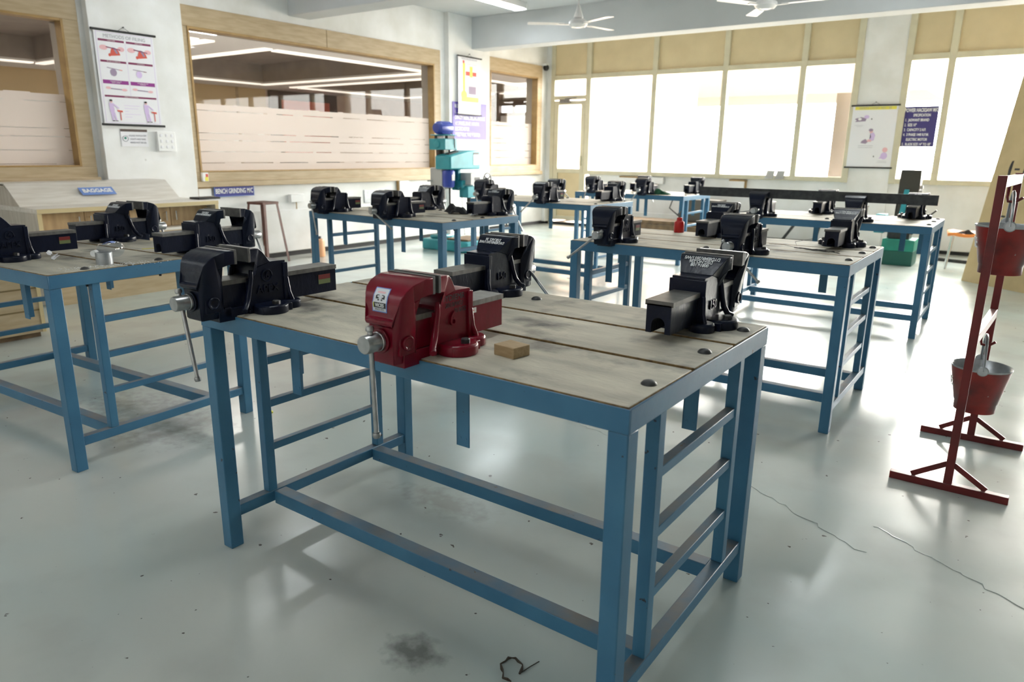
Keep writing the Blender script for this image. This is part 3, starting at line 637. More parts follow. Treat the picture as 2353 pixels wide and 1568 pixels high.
b.tube([(.04, 0, .004), (.07, .03, .003), (.05, .06, .003), (.0, .05, .003), (-.03, .02, .003)], .004, 6)
tag(b.build('paper_tag', [M['paper'], M['black']], loc=on(2, 1.35, .69), rot=(0, 0, R(60))), 'white printed paper tag curled in front of a vice on the left workbench', 'tag')
b = MB()
for i in range(5):
    a = random.uniform(0, 6); b.ext([(0, 0), (.018, .004), (.022, .016), (.008, .02), (-.004, .012)], (random.uniform(-.008, .008), random.uniform(-.008, .008), .004 + .007 * i), (math.cos(a), math.sin(a), .3), (-math.sin(a), math.cos(a), .5), (0, 0, 1), .001)
tag(b.build('paper_scrap', M['paper'], loc=on(2, 1.155, .215)), 'crumpled white paper scrap beside the left-edge vice', 'paper')
b = MB(); b.box((-.065, -.004, 0), (.065, .004, .002)); tag(b.build('yellow_strip', M['yellow'], loc=on(2, 1.11, .73), rot=(0, 0, R(70))), 'thin yellow strip lying across the left workbench between its vices', 'strip')
b = MB()
for i in range(260):
    x, y = random.gauss(.06, .13), random.gauss(0, .03)
    if -.13 < x < .34 and abs(y) < .065: b.box((x, y, 0), (x + random.uniform(.001, .006), y + random.uniform(.001, .005), random.uniform(.0005, .0018)))
tag(b.build('metal_filings', M['white'], loc=on(2, 1.45, .20), rot=(0, 0, R(78)), smooth=0), 'pale filings scattered on the near corner of the left workbench', 'filings', kind='stuff')
t = thing('squeeze_bottle', 'small red squeeze bottle standing on a workbench', 'bottle', on(4, .325, .83)); b = MB()
b.lathe([(.030, 0), (.033, .004), (.033, .062), (.030, .070), (.019, .076), (.018, .094), (.015, .096)], n=26); b.build('bottle_body', M['oilcan'], t)
b = MB(); b.tube([(0, 0, .094), (0, 0, .118), (.006, .0, .14)], [.006, .005, .003], 8); b.tube([(-.006, 0, .094), (-.012, 0, .125)], .004, 8); b.build('nozzle', M['dullsteel'], t)
b = MB()
for i in range(9):
    p = V((random.uniform(-.02, .02), random.uniform(-.012, .012), .003)); d = V((1, random.uniform(-.25, .25), 0)); pts = []
    L = random.uniform(.12, .28)
    for q in range(7): pts.append(p + d * L * q / 6 + V((0, random.uniform(-.006, .006), random.uniform(0, .006))))
    b.tube(pts, .0014, 5)
b.tube([(-.2, .05, .003), (-.1, .03, .01), (0, .0, .006), (-.05, .06, .03), (-.01, .12, .04), (.02, .13, .05)], .001, 5)
tag(b.build('wire_scraps', M['darksteel'], loc=on(4, 1.17, .47), rot=(0, 0, R(-14))), 'loose dark wire scraps on the bench with the red squeeze bottle', 'wire')
def cloth(name, m, loc, rx, ry, h, rz, seed, label):
    rnd = random.Random(seed); b = MB(); n = 18; g = []
    ph = [(rnd.uniform(0, 6), rnd.uniform(4, 9), rnd.uniform(-1, 1), rnd.uniform(-1, 1)) for _ in range(6)]
    for i in range(n):
        row = []
        for j in range(n):
            u, w = 2 * i / (n - 1) - 1, 2 * j / (n - 1) - 1; k = max(0, 1 - (u * u + w * w) * .8)
            z = .004 + h * k * (.6 + .4 * sum(math.sin(a + f * (u * c + w * d)) for a, f, c, d in ph) / 2.2)
            e = 1 + .18 * math.sin(5 * math.atan2(w, u) + seed)
            row.append(b.v((u * rx * e * (1 - .25 * abs(w)), w * ry * e * (1 - .25 * abs(u)), max(.003, z))))
        g.append(row)
    for i in range(n - 1):
        for j in range(n - 1): b.f([g[i][j], g[i + 1][j], g[i + 1][j + 1], g[i][j + 1]])
    o = b.build(name, m, loc=loc, rot=(0, 0, rz), smooth=80)
    s = o.modifiers.new('s', 'SOLIDIFY'); s.thickness = .003
    return tag(o, label, 'cloth')
cloth('green_cloth', M['greencloth'], on(6, 1.14, .19), .17, .10, .07, R(-20), 3, 'crumpled dark green cloth on the farthest bench')
cloth('black_cloth', M['blackcloth'], on(3, 1.09, .66), .10, .08, .075, R(30), 5, 'crumpled black cloth on the bench by the drilling machine')
cloth('white_rag', M['paper'], on(3, 1.30, .62), .03, .025, .035, R(30), 8, 'small white rag under a vice on the bench by the drilling machine')
b = MB(); b.box((-.79, -.006, 0), (1.02, .006, .075)); tag(b.build('flat_bar', M['darksteel'], bevel=.0015, loc=on(7, .52, .033, 1.005), rot=(0, 0, BPOS[7][2])), 'long black flat bar held level between two vices', 'metal bar')

# ------------------------------------------------------------------ bucket stand and buckets
t = thing('bucket_stand', 'dark red steel stand with two feet at the right edge', 'stand', (0, 0, 0)); PX = {3.3: -.115, 4.0: -.08}
for y, x in PX.items():
    b = MB(); b.box((x - .0155, y - .0155, .032), (x + .0155, y + .0155, 1.285)); b.build('post', M['standred'], t, bevel=.002)
    b = MB(); b.box((x - .215, y - .0165, 0), (x + .215, y + .0165, .032)); b.build('foot', M['standred'], t, bevel=.002)
    for sx in (-1, 1):
        b = MB(); b.bar((x + sx * .012, y, .115), (x + sx * .135, y, .036), .022, .008, (0, 1, 0)); b.build('brace', M['standred'], t, bevel=.001)
for z in (1.26, .645):
    b = MB(); b.bar((PX[3.3], 3.316, z), (PX[4.0], 3.984, z), .03, .04); b.build('crossbar', M['standred'], t, bevel=.002)
    b = MB(); b.tube([(-.10, 3.65, z - .015)] + [(-.10 + .0 * k, 3.65 + .02 * math.sin(k * .6), z - .02 - .012 * k) for k in range(5)] + [(-.095, 3.66, z - .085), (-.07, 3.66, z - .088), (-.045, 3.66, z - .068)], .006, 8); b.build('hook', M['standred'], t)
def bucket(z, label):
    t = thing('fire_bucket', label, 'bucket', (-.08, 3.66, z), R(-85), 'red fire buckets on the stand')
    b = MB(); b.lathe([(.074, 0), (.080, 0), (.081, .038), (.084, .04), (.115, .195), (.118, .198), (.117, .203), (.112, .2), (.080, .045), (.072, .02), (.005, .018)], n=40)
    o = b.build('bucket_body', [M['bucket'], M['galv']], t, smooth=60)
    for p in o.data.polygons:
        c = p.center; r = math.hypot(c.x, c.y)
        if c.z > .19 or p.normal.dot(V((c.x, c.y, 0)).normalized()) < -.3 or c.z < .03 and r < .07: p.material_index = 1
    b = MB()
    for sx in (-1, 1): b.lathe([(.012, -.004), (.018, -.004), (.022, 0), (.018, .004), (.012, .004)], (sx * .118, 0, .205), 18, axis='x')
    pts = [(.118 * math.cos(q * PI / 14), 0, .205 + .135 * math.sin(q * PI / 14)) for q in range(15)]
    b.tube(pts, .006, 8); b.build('bail', M['galv'], t)
    return t
for z, l, body in ((.875, 'red fire bucket hanging from the stand\'s top bar', 'FIRE'), (.262, 'red fire bucket hanging from the stand\'s lower bar', 'FIRE')):
    t = bucket(z, l)
    for i, ch in enumerate(body):
        an = R(85) + R(202 - (3 - i) * 25); r = .106
        text(ch, .062, frame((math.cos(an) * r, math.sin(an) * r, .125), (-math.sin(an), math.cos(an), 0), (math.cos(an) * .19, math.sin(an) * .19, 1)), M['white'], t, ext=.001, sx=.72, bold=.001)

# ------------------------------------------------------------------ stool, jar, drilling machine
t = thing('steel_stool', 'tall rust-brown steel stool against the white wall', 'stool', (-7.62, 5.40, 0), R(8))
b = MB(); b.box((-.13, -.13, .705), (.13, .13, .735)); b.build('seat', M['rust'], t, bevel=.004)
for sx in (-1, 1):
    for sy in (-1, 1):
        b = MB(); p0, p1 = V((sx * .115, sy * .115, .71)), V((sx * .185, sy * .185, 0))
        b.bar(p0, p1, .034, .004, (0, 1, 0)); b.bar(p0 + V((sx * .016, -sy * .016, 0)), p1 + V((sx * .016, -sy * .016, 0)), .004, .034, (0, 1, 0)); b.build('leg', M['rust'], t)
t = thing('plastic_jar', 'orange plastic jar with a dark cap on the floor by the white wall', 'jar', (-7.5, 6.1, 0))
b = MB(); b.lathe([(.05, 0), (.085, .004), (.088, .02), (.088, .20), (.075, .225), (.04, .235)], n=24); b.build('jar_body', mat('peach_plastic', (.80, .42, .22), .5), t)
b = MB(); b.lathe([(.045, .232), (.046, .262), (.03, .265)], n=20); b.build('cap', M['black'], t)
t = thing('drilling_machine', 'teal radial drilling machine with blue motors by the left wall pillar', 'machine', (-6.75, 7.85, 0))
b = MB(); b.box((-.28, -.28, 0), (.55, .34, .15)); b.box((-.2, -.2, .15), (.02, .05, .2)); b.build('base', M['teal'], t, bevel=.02)
b = MB(); b.box((.12, -.2, .15), (.5, .25, .175)); b.build('work_table', M['pallet'], t, bevel=.004)
b = MB(); b.cyl((-.1, -.06, .15), (-.1, -.06, 1.42), .062, 28); b.build('column', M['brown'], t)
b = MB(); b.cyl((.03, -.02, .55), (.03, -.02, 1.42), .014, 12); b.build('lift_screw', M['black'], t)
b = MB(); b.box((-.2, -.17, .84), (.02, .06, 1.13)); b.box((-.18, -.26, .94), (-.16, .0, .96)); b.build('arm_clamp', M['grey'], t, bevel=.015)
b = MB(); b.box((-.2, -.18, 1.37), (.09, .08, 1.52)); b.box((-.2, -.16, 1.56), (.09, .06, 1.575)); b.cyl((-.05, -.18, 1.445), (-.05, -.195, 1.445), .05, 20); b.build('top_bracket', M['teal'], t, bevel=.01)
b = MB()
for x in (-.15, .04): b.box((x, -.12, 1.52), (x + .05, .02, 1.56))
b.build('bracket_feet', M['black'], t)
b = MB(); b.lathe([(.02, -.17), (.06, -.165), (.082, -.13), (.085, -.12), (.085, .11), (.06, .14), (.02, .15)], (-.05, -.04, 1.66), 26, axis='y')
for q in range(14): a = 2 * PI * q / 14; b.bar((-.05 + .086 * math.cos(a), -.13, 1.66 + .086 * math.sin(a)), (-.05 + .086 * math.cos(a), .08, 1.66 + .086 * math.sin(a)), .006, .012, (math.cos(a), 0, math.sin(a)))
b.build('lift_motor', M['motor'], t)
b = MB(); y0, y1 = -.20, .46
prof = [(y0, 1.11), (y1, 1.11), (y1, 1.37), (y1 - .25, 1.37), (y0 + .08, 1.31), (y0, 1.29)]
A = [b.v((-.08, y, z)) for y, z in prof]; B = [b.v((.20, y, z)) for y, z in prof]
for i in range(6): b.f([A[i], A[(i + 1) % 6], B[(i + 1) % 6], B[i]])
b.f(A[::-1]); b.f(B); b.build('belt_cover', M['teal'], t, bevel=.018)
b = MB(); b.ext([(.0, .0), (.2, .045), (.2, .06), (.0, .02)], (.04, -.13, 1.3), (0, 1, 0), (0, 0, 1), (1, 0, 0), .08); b.build('cover_slot', M['black'], t)
b = MB(); b.box((.2, .30, 1.17), (.203, .42, 1.31)); b.mi = 1; b.box((.2, .30, 1.315), (.203, .42, 1.335)); b.build('rating_plate', [M['white'], M['offdark']], t)
b = MB(); b.lathe([(.02, .86), (.075, .87), (.085, .9), (.085, 1.08), (.07, 1.1)], (.08, -.10, 0), 24); b.build('drive_motor', M['motor'], t)
b = MB(); b.box((.165, -.13, .96), (.17, -.07, 1.04)); b.build('motor_plate', M['white'], t)
b = MB(); b.box((.0, .06, .82), (.12, .12, 1.11)); b.box((.1, .10, .72), (.26, .28, .88)); b.box((.12, .05, .85), (.2, .3, .96)); b.build('head_casting', M['teal'], t, bevel=.01)
b = MB(); b.box((.06, .12, .90), (.3, .40, 1.06)); b.mi = 1; b.box((.3, .2, .96), (.303, .32, 1.0)); b.build('gear_head', [M['grey'], M['black']], t, bevel=.012)
b = MB(); b.cyl((.2, .2, .72), (.2, .2, .66), .03, 16); b.cone((.2, .2, .66), (.2, .2, .6), .022, .006, 14); b.build('spindle', M['darksteel'], t)
b = MB(); c = V((.28, .52, .97)); pts = [c + V((.0, .085 * math.cos(q * PI / 12), .085 * math.sin(q * PI / 12))) for q in range(25)]; b.tube(pts, .009, 8)
for q in range(3): a = q * 2.094 + .5; b.bar(c, c + V((0, .085 * math.cos(a), .085 * math.sin(a))), .014, .014)
b.cyl(c - V((.03, 0, 0)), c + V((.02, 0, 0)), .02, 14); b.bar(c - V((.03, .0, 0)), V((.25, .38, .97)), .02, .02); b.build('hand_wheel', M['black'], t)
b = MB(); b.tube([(.05, .0, 1.6), (.1, .02, 1.5), (.09, .03, 1.4), (.08, .05, 1.36)], .006, 6); b.tube([(.1, -.05, .88), (.16, .02, .83), (.2, .1, .9)], .005, 6); b.tube([(.15, .1, .75), (.16, .12, .4), (.2, .1, .2)], .004, 6); b.build('cable', M['black'], t)

# ------------------------------------------------------------------ baggage cabinet and low cabinet
t = thing('baggage_cabinet', 'pale laminate cabinet with a sloping back board below the left windows', 'cabinet', (0, 0, 0))
y0, y1, xf, xb = 2.60, 4.27, -6.78, XL + .1
for yy in (y0, y1 - .03):
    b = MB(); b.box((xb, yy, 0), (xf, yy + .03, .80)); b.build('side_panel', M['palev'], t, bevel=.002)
b = MB(); b.box((xb, y0 - .005, .80), (xf + .01, y1 + .005, .84)); b.build('top', M['pale'], t, bevel=.002)
b = MB(); b.box((xf, y0 - .002, .802), (xf + .012, y1 + .002, .838)); b.box((xf, y0 - .002, .60), (xf + .004, y0 + .032, .8)); b.box((xf, y1 - .032, .60), (xf + .004, y1 + .002, .8)); b.build('edge_lipping', M['edge'], t)
b = MB(); b.box((xb, y0 + .03, .58), (xf, y1 - .03, .605)); b.build('shelf', M['pale'], t)
b = MB(); b.box((xf - .02, y0 + .03, .0), (xf, y1 - .03, .58)); b.build('lower_front', M['lam'], t)
b = MB()
for z in (.16, .31, .46): b.box((xf, y0 + .03, z), (xf + .001, y1 - .03, z + .008))
b.build('groove_lines', M['groove'], t)
n = 4; dw = (y1 - y0 - .06) / n
for i in range(n):
    a = y0 + .03 + i * dw; b = MB(); b.box((xf - .16, a + .003, .606), (xf - .14, a + dw - .003, .798)); d = b.build('door', M['door'], t, bevel=.002)
    hy = a + dw - .05 if i % 2 == 0 else a + .05
    b = MB(); b.cyl((xf - .125, hy, .66), (xf - .125, hy, .75), .006, 10); b.cyl((xf - .14, hy, .67), (xf - .125, hy, .67), .004, 8); b.cyl((xf - .14, hy, .74), (xf - .125, hy, .74), .004, 8); b.build('handle', M['chrome'], d)
b = MB(); A = [(-7.18, .84), (-7.16, .84), (-7.43, 1.03), (-7.45, 1.03)]
P = [[b.v((x, y, z)) for x, z in A] for y in (y0 + .02, y1 - .17)]
for i in range(4): b.f([P[0][i], P[0][(i + 1) % 4], P[1][(i + 1) % 4], P[1][i]])
b.f(P[0][::-1]); b.f(P[1]); b.box((-7.745, y0 + .02, 1.01), (-7.43, y1 - .17, 1.03)); b.build('sloping_board', M['pale'], t)
for yy in (y0 + .02, y1 - .185):
    b = MB(); b.ext([(-7.18, .84), (-7.45, 1.02), (-7.75, 1.02), (-7.75, .84)], (0, yy, 0), (1, 0, 0), (0, 0, 1), (0, 1, 0), .015); b.build('slope_end', M['palev'], t)
wv = V((-.27, 0, .19)).normalized(); nv = V((0, 1, 0)).cross(wv)
t = thing('baggage_sign', 'small light blue sign reading BAGGAGE on the cabinet\'s sloping board', 'sign', (0, 0, 0)); o = V((-7.29, 3.34, .935)) + nv * .012
b = MB(); b.ext([(-.155, -.055), (.155, -.055), (.155, .055), (-.155, .055)], o, (0, 1, 0), wv, nv, .004); b.build('plate', M['signlight'], t)
text('BAGGAGE', .072, frame(o + nv * .006, (0, 1, 0), wv), M['white'], t, bold=.0025, sx=.8)
t = thing('low_cabinet', 'low cream laminate cabinet on the floor behind the left workbench', 'cabinet', (0, 0, 0))
b = MB(); b.box((-6.45, 1.05, .04), (-5.74, 2.14, .52)); b.build('carcass', M['lam'], t, bevel=.003)
b = MB()
for z in (.08, .20, .36): b.box((-5.741, 1.06, z), (-5.739, 2.12, z + .012))
b.build('groove_lines', M['groove'], t); b = MB(); b.box((-6.4, 1.07, 0), (-5.78, 2.12, .04)); b.build('plinth', M['pallet'], t)
b = MB(); b.box((-6.45, 2.12, .04), (-5.735, 2.145, .52)); b.build('end_panel', M['edge'], t)

# ------------------------------------------------------------------ things on the left wall
LU, LW = (0, 1, 0), (0, 0, 1)
def lw(y, z, off=.0): return (XL + off, y, z)
class Print:   # flat printed sheet: coloured patches in the plane of the sheet, all one mesh
    def __init__(s, o, u, w, mats): s.b = MB(); s.o = V(o); s.u = V(u); s.w = V(w); s.n = s.u.cross(s.w); s.mats = mats
    def poly(s, m, pts, lay=1):
        s.k = getattr(s, 'k', 0) + 1; s.b.mi = s.mats.index(m); s.b.ext(pts, s.o + s.n * (.0008 * lay + .00006 * s.k), s.u, s.w, s.n, .0006)
    def rect(s, m, x0, y0, x1, y1, lay=1): s.poly(m, [(x0, y0), (x1, y0), (x1, y1), (x0, y1)], lay)
    def disc(s, m, x, y, rx, ry, lay=1): s.poly(m, [(x + rx * math.cos(i * PI / 7), y + ry * math.sin(i * PI / 7)) for i in range(14)], lay)
def chart(name, label, o, u, w, W, Hh, draw, hang=True):
    """o = lower left corner of the paper"""
    t = thing(name, label, 'wall chart', (0, 0, 0)); u, w = V(u), V(w); n = u.cross(w); o = V(o)
    keys = ['paper', 'maroon', 'plum', 'lilac', 'pink', 'vred', 'mauve', 'yellow', 'greyink', 'black', 'white']
    pr = Print(o, u, w, keys); pr.rect('paper', 0, 0, W, Hh, 0); draw(pr, t, o, u, w, n); pr.b.build('printed_sheet', [M[k] for k in keys], t, smooth=0)
    for z in (0, Hh):
        b = MB(); b.cyl(o + w * z - u * .025 + n * .004, o + w * z + u * (W + .025) + n * .004, .011, 12); b.build('roller', M['black'], t)
    if hang:
        b = MB(); c = o + u * (W / 2) + w * (Hh + .045); b.tube([o + u * (W / 2 - .07) + w * Hh, c, o + u * (W / 2 + .07) + w * Hh], .002, 6); b.cyl(c - n * .01, c + n * .012, .006, 8); b.build('hanging_cord', M['black'], t)
    return t
def draw_filing(p, t, o, u, w, n):
    W, Hh = .60, .90
    for q in ((.02, .02, W - .02, .023), (.02, Hh - .023, W - .02, Hh - .02), (.02, .02, .023, Hh - .02), (W - .023, .02, W - .02, Hh - .02), (W / 2 - .001, .28, W / 2 + .001, .8)): p.rect('lilac', *q)
    def bar(m, x0, x1, y, h, s):
        p.rect(m, x0, y, x1, y + h, 1); text(s, h * (.62 if '\n' not in s else .36), frame(o + u * ((x0 + x1) / 2) + w * (y + h / 2) + n * .003, u, w), M['white'], t, ext=.0002, line=.9)
    bar('maroon', .035, .29, .795, .02, 'CROSS FILING'); bar('maroon', .31, .565, .795, .02, 'DRAW FILING'); bar('maroon', .035, .29, .598, .02, 'METHOD OF PROFILING'); bar('maroon', .31, .565, .598, .02, 'LATHE FILING')
    bar('plum', .035, .29, .395, .036, 'HOLDING FILE FOR\nHEAVY WORK'); bar('plum', .31, .565, .395, .036, 'HOLDING FILE FOR\nFINISHING'); bar('maroon', .035, .565, .268, .018, 'CORRECT STANCE IN FILING')
    text('METHODS OF FILING', .046, frame(o + u * .30 + w * .845 + n * .003, u, w), M['greyink'], t, ext=.0002, sx=.98)
    for x0 in (.045, .32):
        k = x0 - .045
        p.disc('pink', x0 + .035, .735, .04, .024); p.disc('pink', x0 + .205, .732, .035, .022); p.poly('vred', [(x0 + .09, .66), (x0 + .195, .675), (x0 + .18, .715), (x0 + .15, .735), (x0 + .11, .73), (x0 + .10, .70)]); p.poly('mauve', [(x0 + .12, .745), (x0 + .15, .74), (x0 + .175, .69), (x0 + .155, .685)], 2); p.poly('maroon', [(x0 + .06, .738), (x0 + .2, .72), (x0 + .2, .728), (x0 + .06, .748)], 2); p.disc('vred', x0 + .088, .67, .012, .015, 2)
    p.poly('mauve', [(.09, .545), (.21, .530), (.21, .537), (.09, .552)]); p.disc('mauve', .15, .505, .033, .036); p.poly('vred', [(.21, .53), (.24, .527), (.24, .533), (.21, .537)])
    p.poly('mauve', [(.35, .545), (.46, .535), (.46, .542), (.35, .552)]); p.disc('lilac', .41, .505, .03, .034); p.poly('maroon', [(.46, .534), (.49, .532), (.49, .538), (.46, .542)])
    for x0 in (.06, .33):
        p.poly('mauve', [(x0 + .04, .345), (x0 + .16, .34), (x0 + .16, .349), (x0 + .04, .355)]); p.disc('pink', x0 + .02, .355, .026, .012); p.disc('pink', x0 + .18, .343, .028, .012)
    for x0 in (.045, .40):   # two men filing, seen from the side
        p.disc('pink', x0 + .045, .225, .013, .015); p.disc('black', x0 + .043, .235, .015, .010, 2); p.poly('lilac', [(x0 + .02, .21), (x0 + .06, .205), (x0 + .07, .15), (x0 + .065, .12), (x0 + .025, .12)]); p.poly('lilac', [(x0 + .05, .2), (x0 + .115, .155), (x0 + .118, .165), (x0 + .06, .21)], 2)
        p.poly('lilac', [(x0 + .03, .12), (x0 + .055, .12), (x0 + .055, .04), (x0 + .04, .04)]); p.poly('lilac', [(x0 + .055, .12), (x0 + .07, .12), (x0 + .085, .04), (x0 + .072, .04)]); p.rect('black', x0 + .038, .034, x0 + .062, .041, 2); p.rect('black', x0 + .07, .034, x0 + .095, .041, 2)
        p.poly('vred', [(x0 + .095, .145), (x0 + .15, .14), (x0 + .15, .122), (x0 + .10, .13)]); p.rect('vred', x0 + .122, .045, x0 + .130, .125)
    for i in range(5): p.rect('lilac', .215, .19 - i * .028, .215 + (.16, .14, .04, .16, .07)[i], .193 - i * .028)
chart('filing_chart', 'white wall chart headed METHODS OF FILING on the pillar between the left windows', lw(3.71, 1.575, .105), LU, LW, .60, .90, draw_filing)
def draw_drill(p, t, o, u, w, n):
    p.rect('vred', .115, .78, .155, .82); p.rect('yellow', .12, .28, .17, .78); p.disc('yellow', .145, .30, .075, .07); p.rect('yellow', .08, .20, .52, .275); p.rect('vred', .19, .60, .46, .66); p.rect('yellow', .29, .58, .36, .74, 2); p.rect('mauve', .26, .32, .45, .44)
    for x, y, q in ((.06, .74, .08), (.22, .77, .1), (.36, .77, .1), (.30, .52, .15), (.06, .12, .42), (.06, .08, .42), (.06, .04, .42)): p.rect('greyink', x, y, x + q, y + .003)
    text('RADIAL DRILLING MACHINE', .036, frame(o + u * .28 + w * .845 + n * .003, u, w), M['greyink'], t, ext=.0002, sx=.85)
chart('drilling_chart', 'narrow white chart of a yellow and red drilling machine hanging over a violet board', lw(9.22, 1.93, .135), (0, 1, 0), (0, 0, 1), .57, .88, draw_drill)
t = thing('drilling_board', 'violet specification board partly covered by the drilling chart', 'sign', (0, 0, 0)); b = MB(); b.box(lw(9.12, 1.55, .09), lw(10.0, 2.12, .10)); b.build('plate', mat('board_violet', (.14, .10, .42), .5), t)
text('RADIAL DRILLING MACHINE\n1. ......  BRAND SIZE 7 FT.\nCAPACITY RADIAL DRILLING MACHINE\nH.P. 3 PHASE, 0.5 H.P. 1440 R.P.M.\nELECTRIC MOTOR\n\'V\' BELT PULLY, TWO \'V\' SWITCH', .078, frame(lw(9.17, 1.835, .102), LU, LW), M['white'], t, align='LEFT', sx=.56, bold=.002, line=1.12)
t = thing('notice_card', 'small white notice with a maroon band under the filing chart', 'notice', (0, 0, 0)); b = MB(); b.box(lw(3.86, 1.36, .09), lw(4.14, 1.535, .096)); b.mi = 1; b.box(lw(3.86, 1.51, .096), lw(4.14, 1.535, .097)); b.build('card', [M['paper'], M['offdark']], t)
text('PLEASE SWITCH OFF\nLIGHTS AND FANS\nWHEN NOT IN USE', .026, frame(lw(4.035, 1.435, .098), LU, LW), M['greyink'], t, ext=.0003, sx=.75, line=1.35)
b = MB(); b.tube([(XL + .0975, 3.905 + .028 * math.cos(q * PI / 12), 1.44 + .028 * math.sin(q * PI / 12)) for q in range(25)], .002, 6); b.mi = 1; b.lathe([(.002, .097), (.012, .0975), (.002, .098)], (XL, 3.905, 1.445), 12, axis='x'); b.build('emblem', [M['greyink'], M['green']], t)
t = thing('switch_panel', 'white switch panel on the pillar right of the small notice', 'switch panel', (0, 0, 0)); b = MB(); b.box(lw(4.23, 1.315, .09), lw(4.43, 1.52, .13)); b.build('panel', M['white'], t, bevel=.004)
for yy in (4.27, 4.33, 4.39):
    for zz in (1.36, 1.42, 1.48):
        b = MB(); b.box(lw(yy - .012, zz - .014, .13), lw(yy + .012, zz + .014, .134)); b.build('switch', M['paper'], t, bevel=.002)
t = thing('grinding_sign', 'dark blue sign reading BENCH GRINDING MC below the wide window', 'sign', (0, 0, 0)); b = MB(); b.box(lw(4.885, .80, .035), lw(5.42, .925, .045)); b.build('plate', M['signblue'], t)
b = MB(); q = .006
for c in ((4.885, .80, 5.42, .80 + q), (4.885, .925 - q, 5.42, .925), (4.885, .8, 4.885 + q, .925), (5.42 - q, .8, 5.42, .925)): b.box(lw(c[0], c[1], .045), lw(c[2], c[3], .046))
b.build('border', M['signlight'], t)
text('BENCH GRINDING M/C', .080, frame(lw(5.152, .862, .047), LU, LW), M['white'], t, sx=.60, bold=.0012)
def wallbox(name, label, cat, y0, y1, z0, z1, d, back=None, off=0):
    t = thing(name, label, cat, (0, 0, 0)); b = MB(); b.box(lw(y0, z0, off), lw(y1, z1, off + d)); b.build('box', M['white'], t, bevel=.004)
    if back:
        b = MB(); b.box(lw(y0 - .02, z0 - .02, off), lw(y0, z1 + .02, off + d * .8)); b.box(lw(y0 - .02, z1, off), lw(y1 + .01, z1 + .022, off + d * .8)); b.build('wood_edge', M['jamb'], t)
    return t
wallbox('socket_box', 'white wall box in a brown edge just left of the dark blue grinding sign', 'wall box', 4.70, 4.86, .78, .90, .03, True)
wallbox('meter_box', 'white wall box in a brown edge under the right end of the wide window', 'wall box', 7.94, 8.14, .70, .92, .05, True)
t = wallbox('junction_box', 'white junction box with a pipe below it, right of the stool', 'wall box', 5.95, 6.16, .69, .79, .06)
b = MB(); b.cyl(lw(6.05, .60, .03), lw(6.05, .69, .03), .008, 8); b.build('pipe', M['lam'], t)
b = MB(); b.box(lw(7.26, .62, .0), lw(7.44, .80, .01)); tag(b.build('grey_plate', M['galv']), 'square grey plate on the white wall behind the drilling bench', 'plate')
b = MB(); b.box((-6.98, 4.36, 0), (-6.8, 4.60, .02)); o = tag(b.build('clipboard', M['black'], bevel=.003, loc=(-.16, -.18, .841)), 'flat black object on the cabinet top, at its right end', 'folder')
t = thing('paper_cup', 'white and red printed carton on the sill of the wide window', 'carton', (XL + .035, 4.79, .982)); b = MB(); b.box((-.025, -.035, 0), (.02, .035, .10)); b.build('carton', M['white'], t, bevel=.003)
b = MB(); b.box((.02, -.01, .005), (.021, .03, .05)); b.mi = 1; b.box((.02, .0, .05), (.021, .03, .085)); b.build('print', [M['yellow'], M['vred']], t)
t = thing('security_camera', 'small black dome camera at the top corner of the small window', 'camera', (XL + .03, 11.86, 2.88)); b = MB(); b.sphere((.03, 0, 0), .055); b.build('dome', M['black'], t); b = MB(); b.box((-.03, -.05, .03), (.06, .05, .07)); b.build('mount', M['white'], t, bevel=.004)
b = MB(); b.box(lw(11.86, .05, .0), lw(11.98, .55, .10)); tag(b.build('corner_duct', M['wall'], bevel=.004), 'short white duct standing in the corner beside the door', 'duct')

# ------------------------------------------------------------------ things on the back wall
BU, BWv = (1, 0, 0), (0, 0, 1)
def draw_safety(p, t, o, u, w, n):
    W, Hh = .60, .90
    p.rect('yellow', .03, .82, .58, .865); text('SAFETY CHART NO. : 33', .042, frame(o + u * .30 + w * .842 + n * .003, u, w), M['greyink'], t, ext=.0002, sx=.95)
    p.disc('mauve', .12, .69, .075, .02); p.poly('mauve', [(.05, .65), (.19, .66), (.2, .70), (.12, .72), (.08, .69)]); p.disc('white', .11, .69, .025, .018, 2); p.disc('lilac', .20, .72, .035, .025, 2); p.rect('greyink', .05, .60, .17, .603); p.rect('greyink', .08, .585, .15, .588)
    p.disc('pink', .285, .52, .025, .03); p.disc('mauve', .28, .535, .03, .02, 2); p.poly('lilac', [(.27, .38), (.33, .39), (.345, .46), (.32, .50), (.28, .49), (.29, .44)]); p.poly('mauve', [(.16, .35), (.23, .34), (.26, .37), (.22, .41), (.17, .38)]); p.poly('pink', [(.24, .37), (.30, .37), (.30, .40), (.25, .40)], 2); p.rect('greyink', .13, .31, .33, .314); p.rect('greyink', .13, .285, .33, .289)
    p.disc('pink', .50, .255, .035, .035); p.disc('lilac', .495, .17, .045, .05); p.poly('lilac', [(.43, .13), (.50, .14), (.52, .19), (.48, .20)], 2); p.rect('greyink', .42, .095, .54, .098); p.rect('greyink', .41, .075, .54, .078); p.disc('black', .27, .69, .008, .01); p.disc('black', .36, .16, .008, .01)
chart('safety_chart', 'white safety chart with a yellow heading hanging on the back pillar', (-2.41, YB - .05, 1.19), BU, BWv, .60, .88, draw_safety)
t = thing('hacksaw_board', 'violet board headed POWER HACKSAW on the back window glass', 'sign', (0, 0, 0)); b = MB(); b.box((-1.72, YB - .025, 1.49), (-1.30, YB - .015, 2.045)); b.build('plate', M['spec'], t)
text('POWER HACKSAW M/C.', .070, frame((-1.51, YB - .027, 1.99), BU, BWv), M['white'], t, sx=.56, bold=.0022); text('SPECIFICATION', .052, frame((-1.50, YB - .027, 1.922), BU, BWv), M['white'], t, sx=.6, bold=.0015)
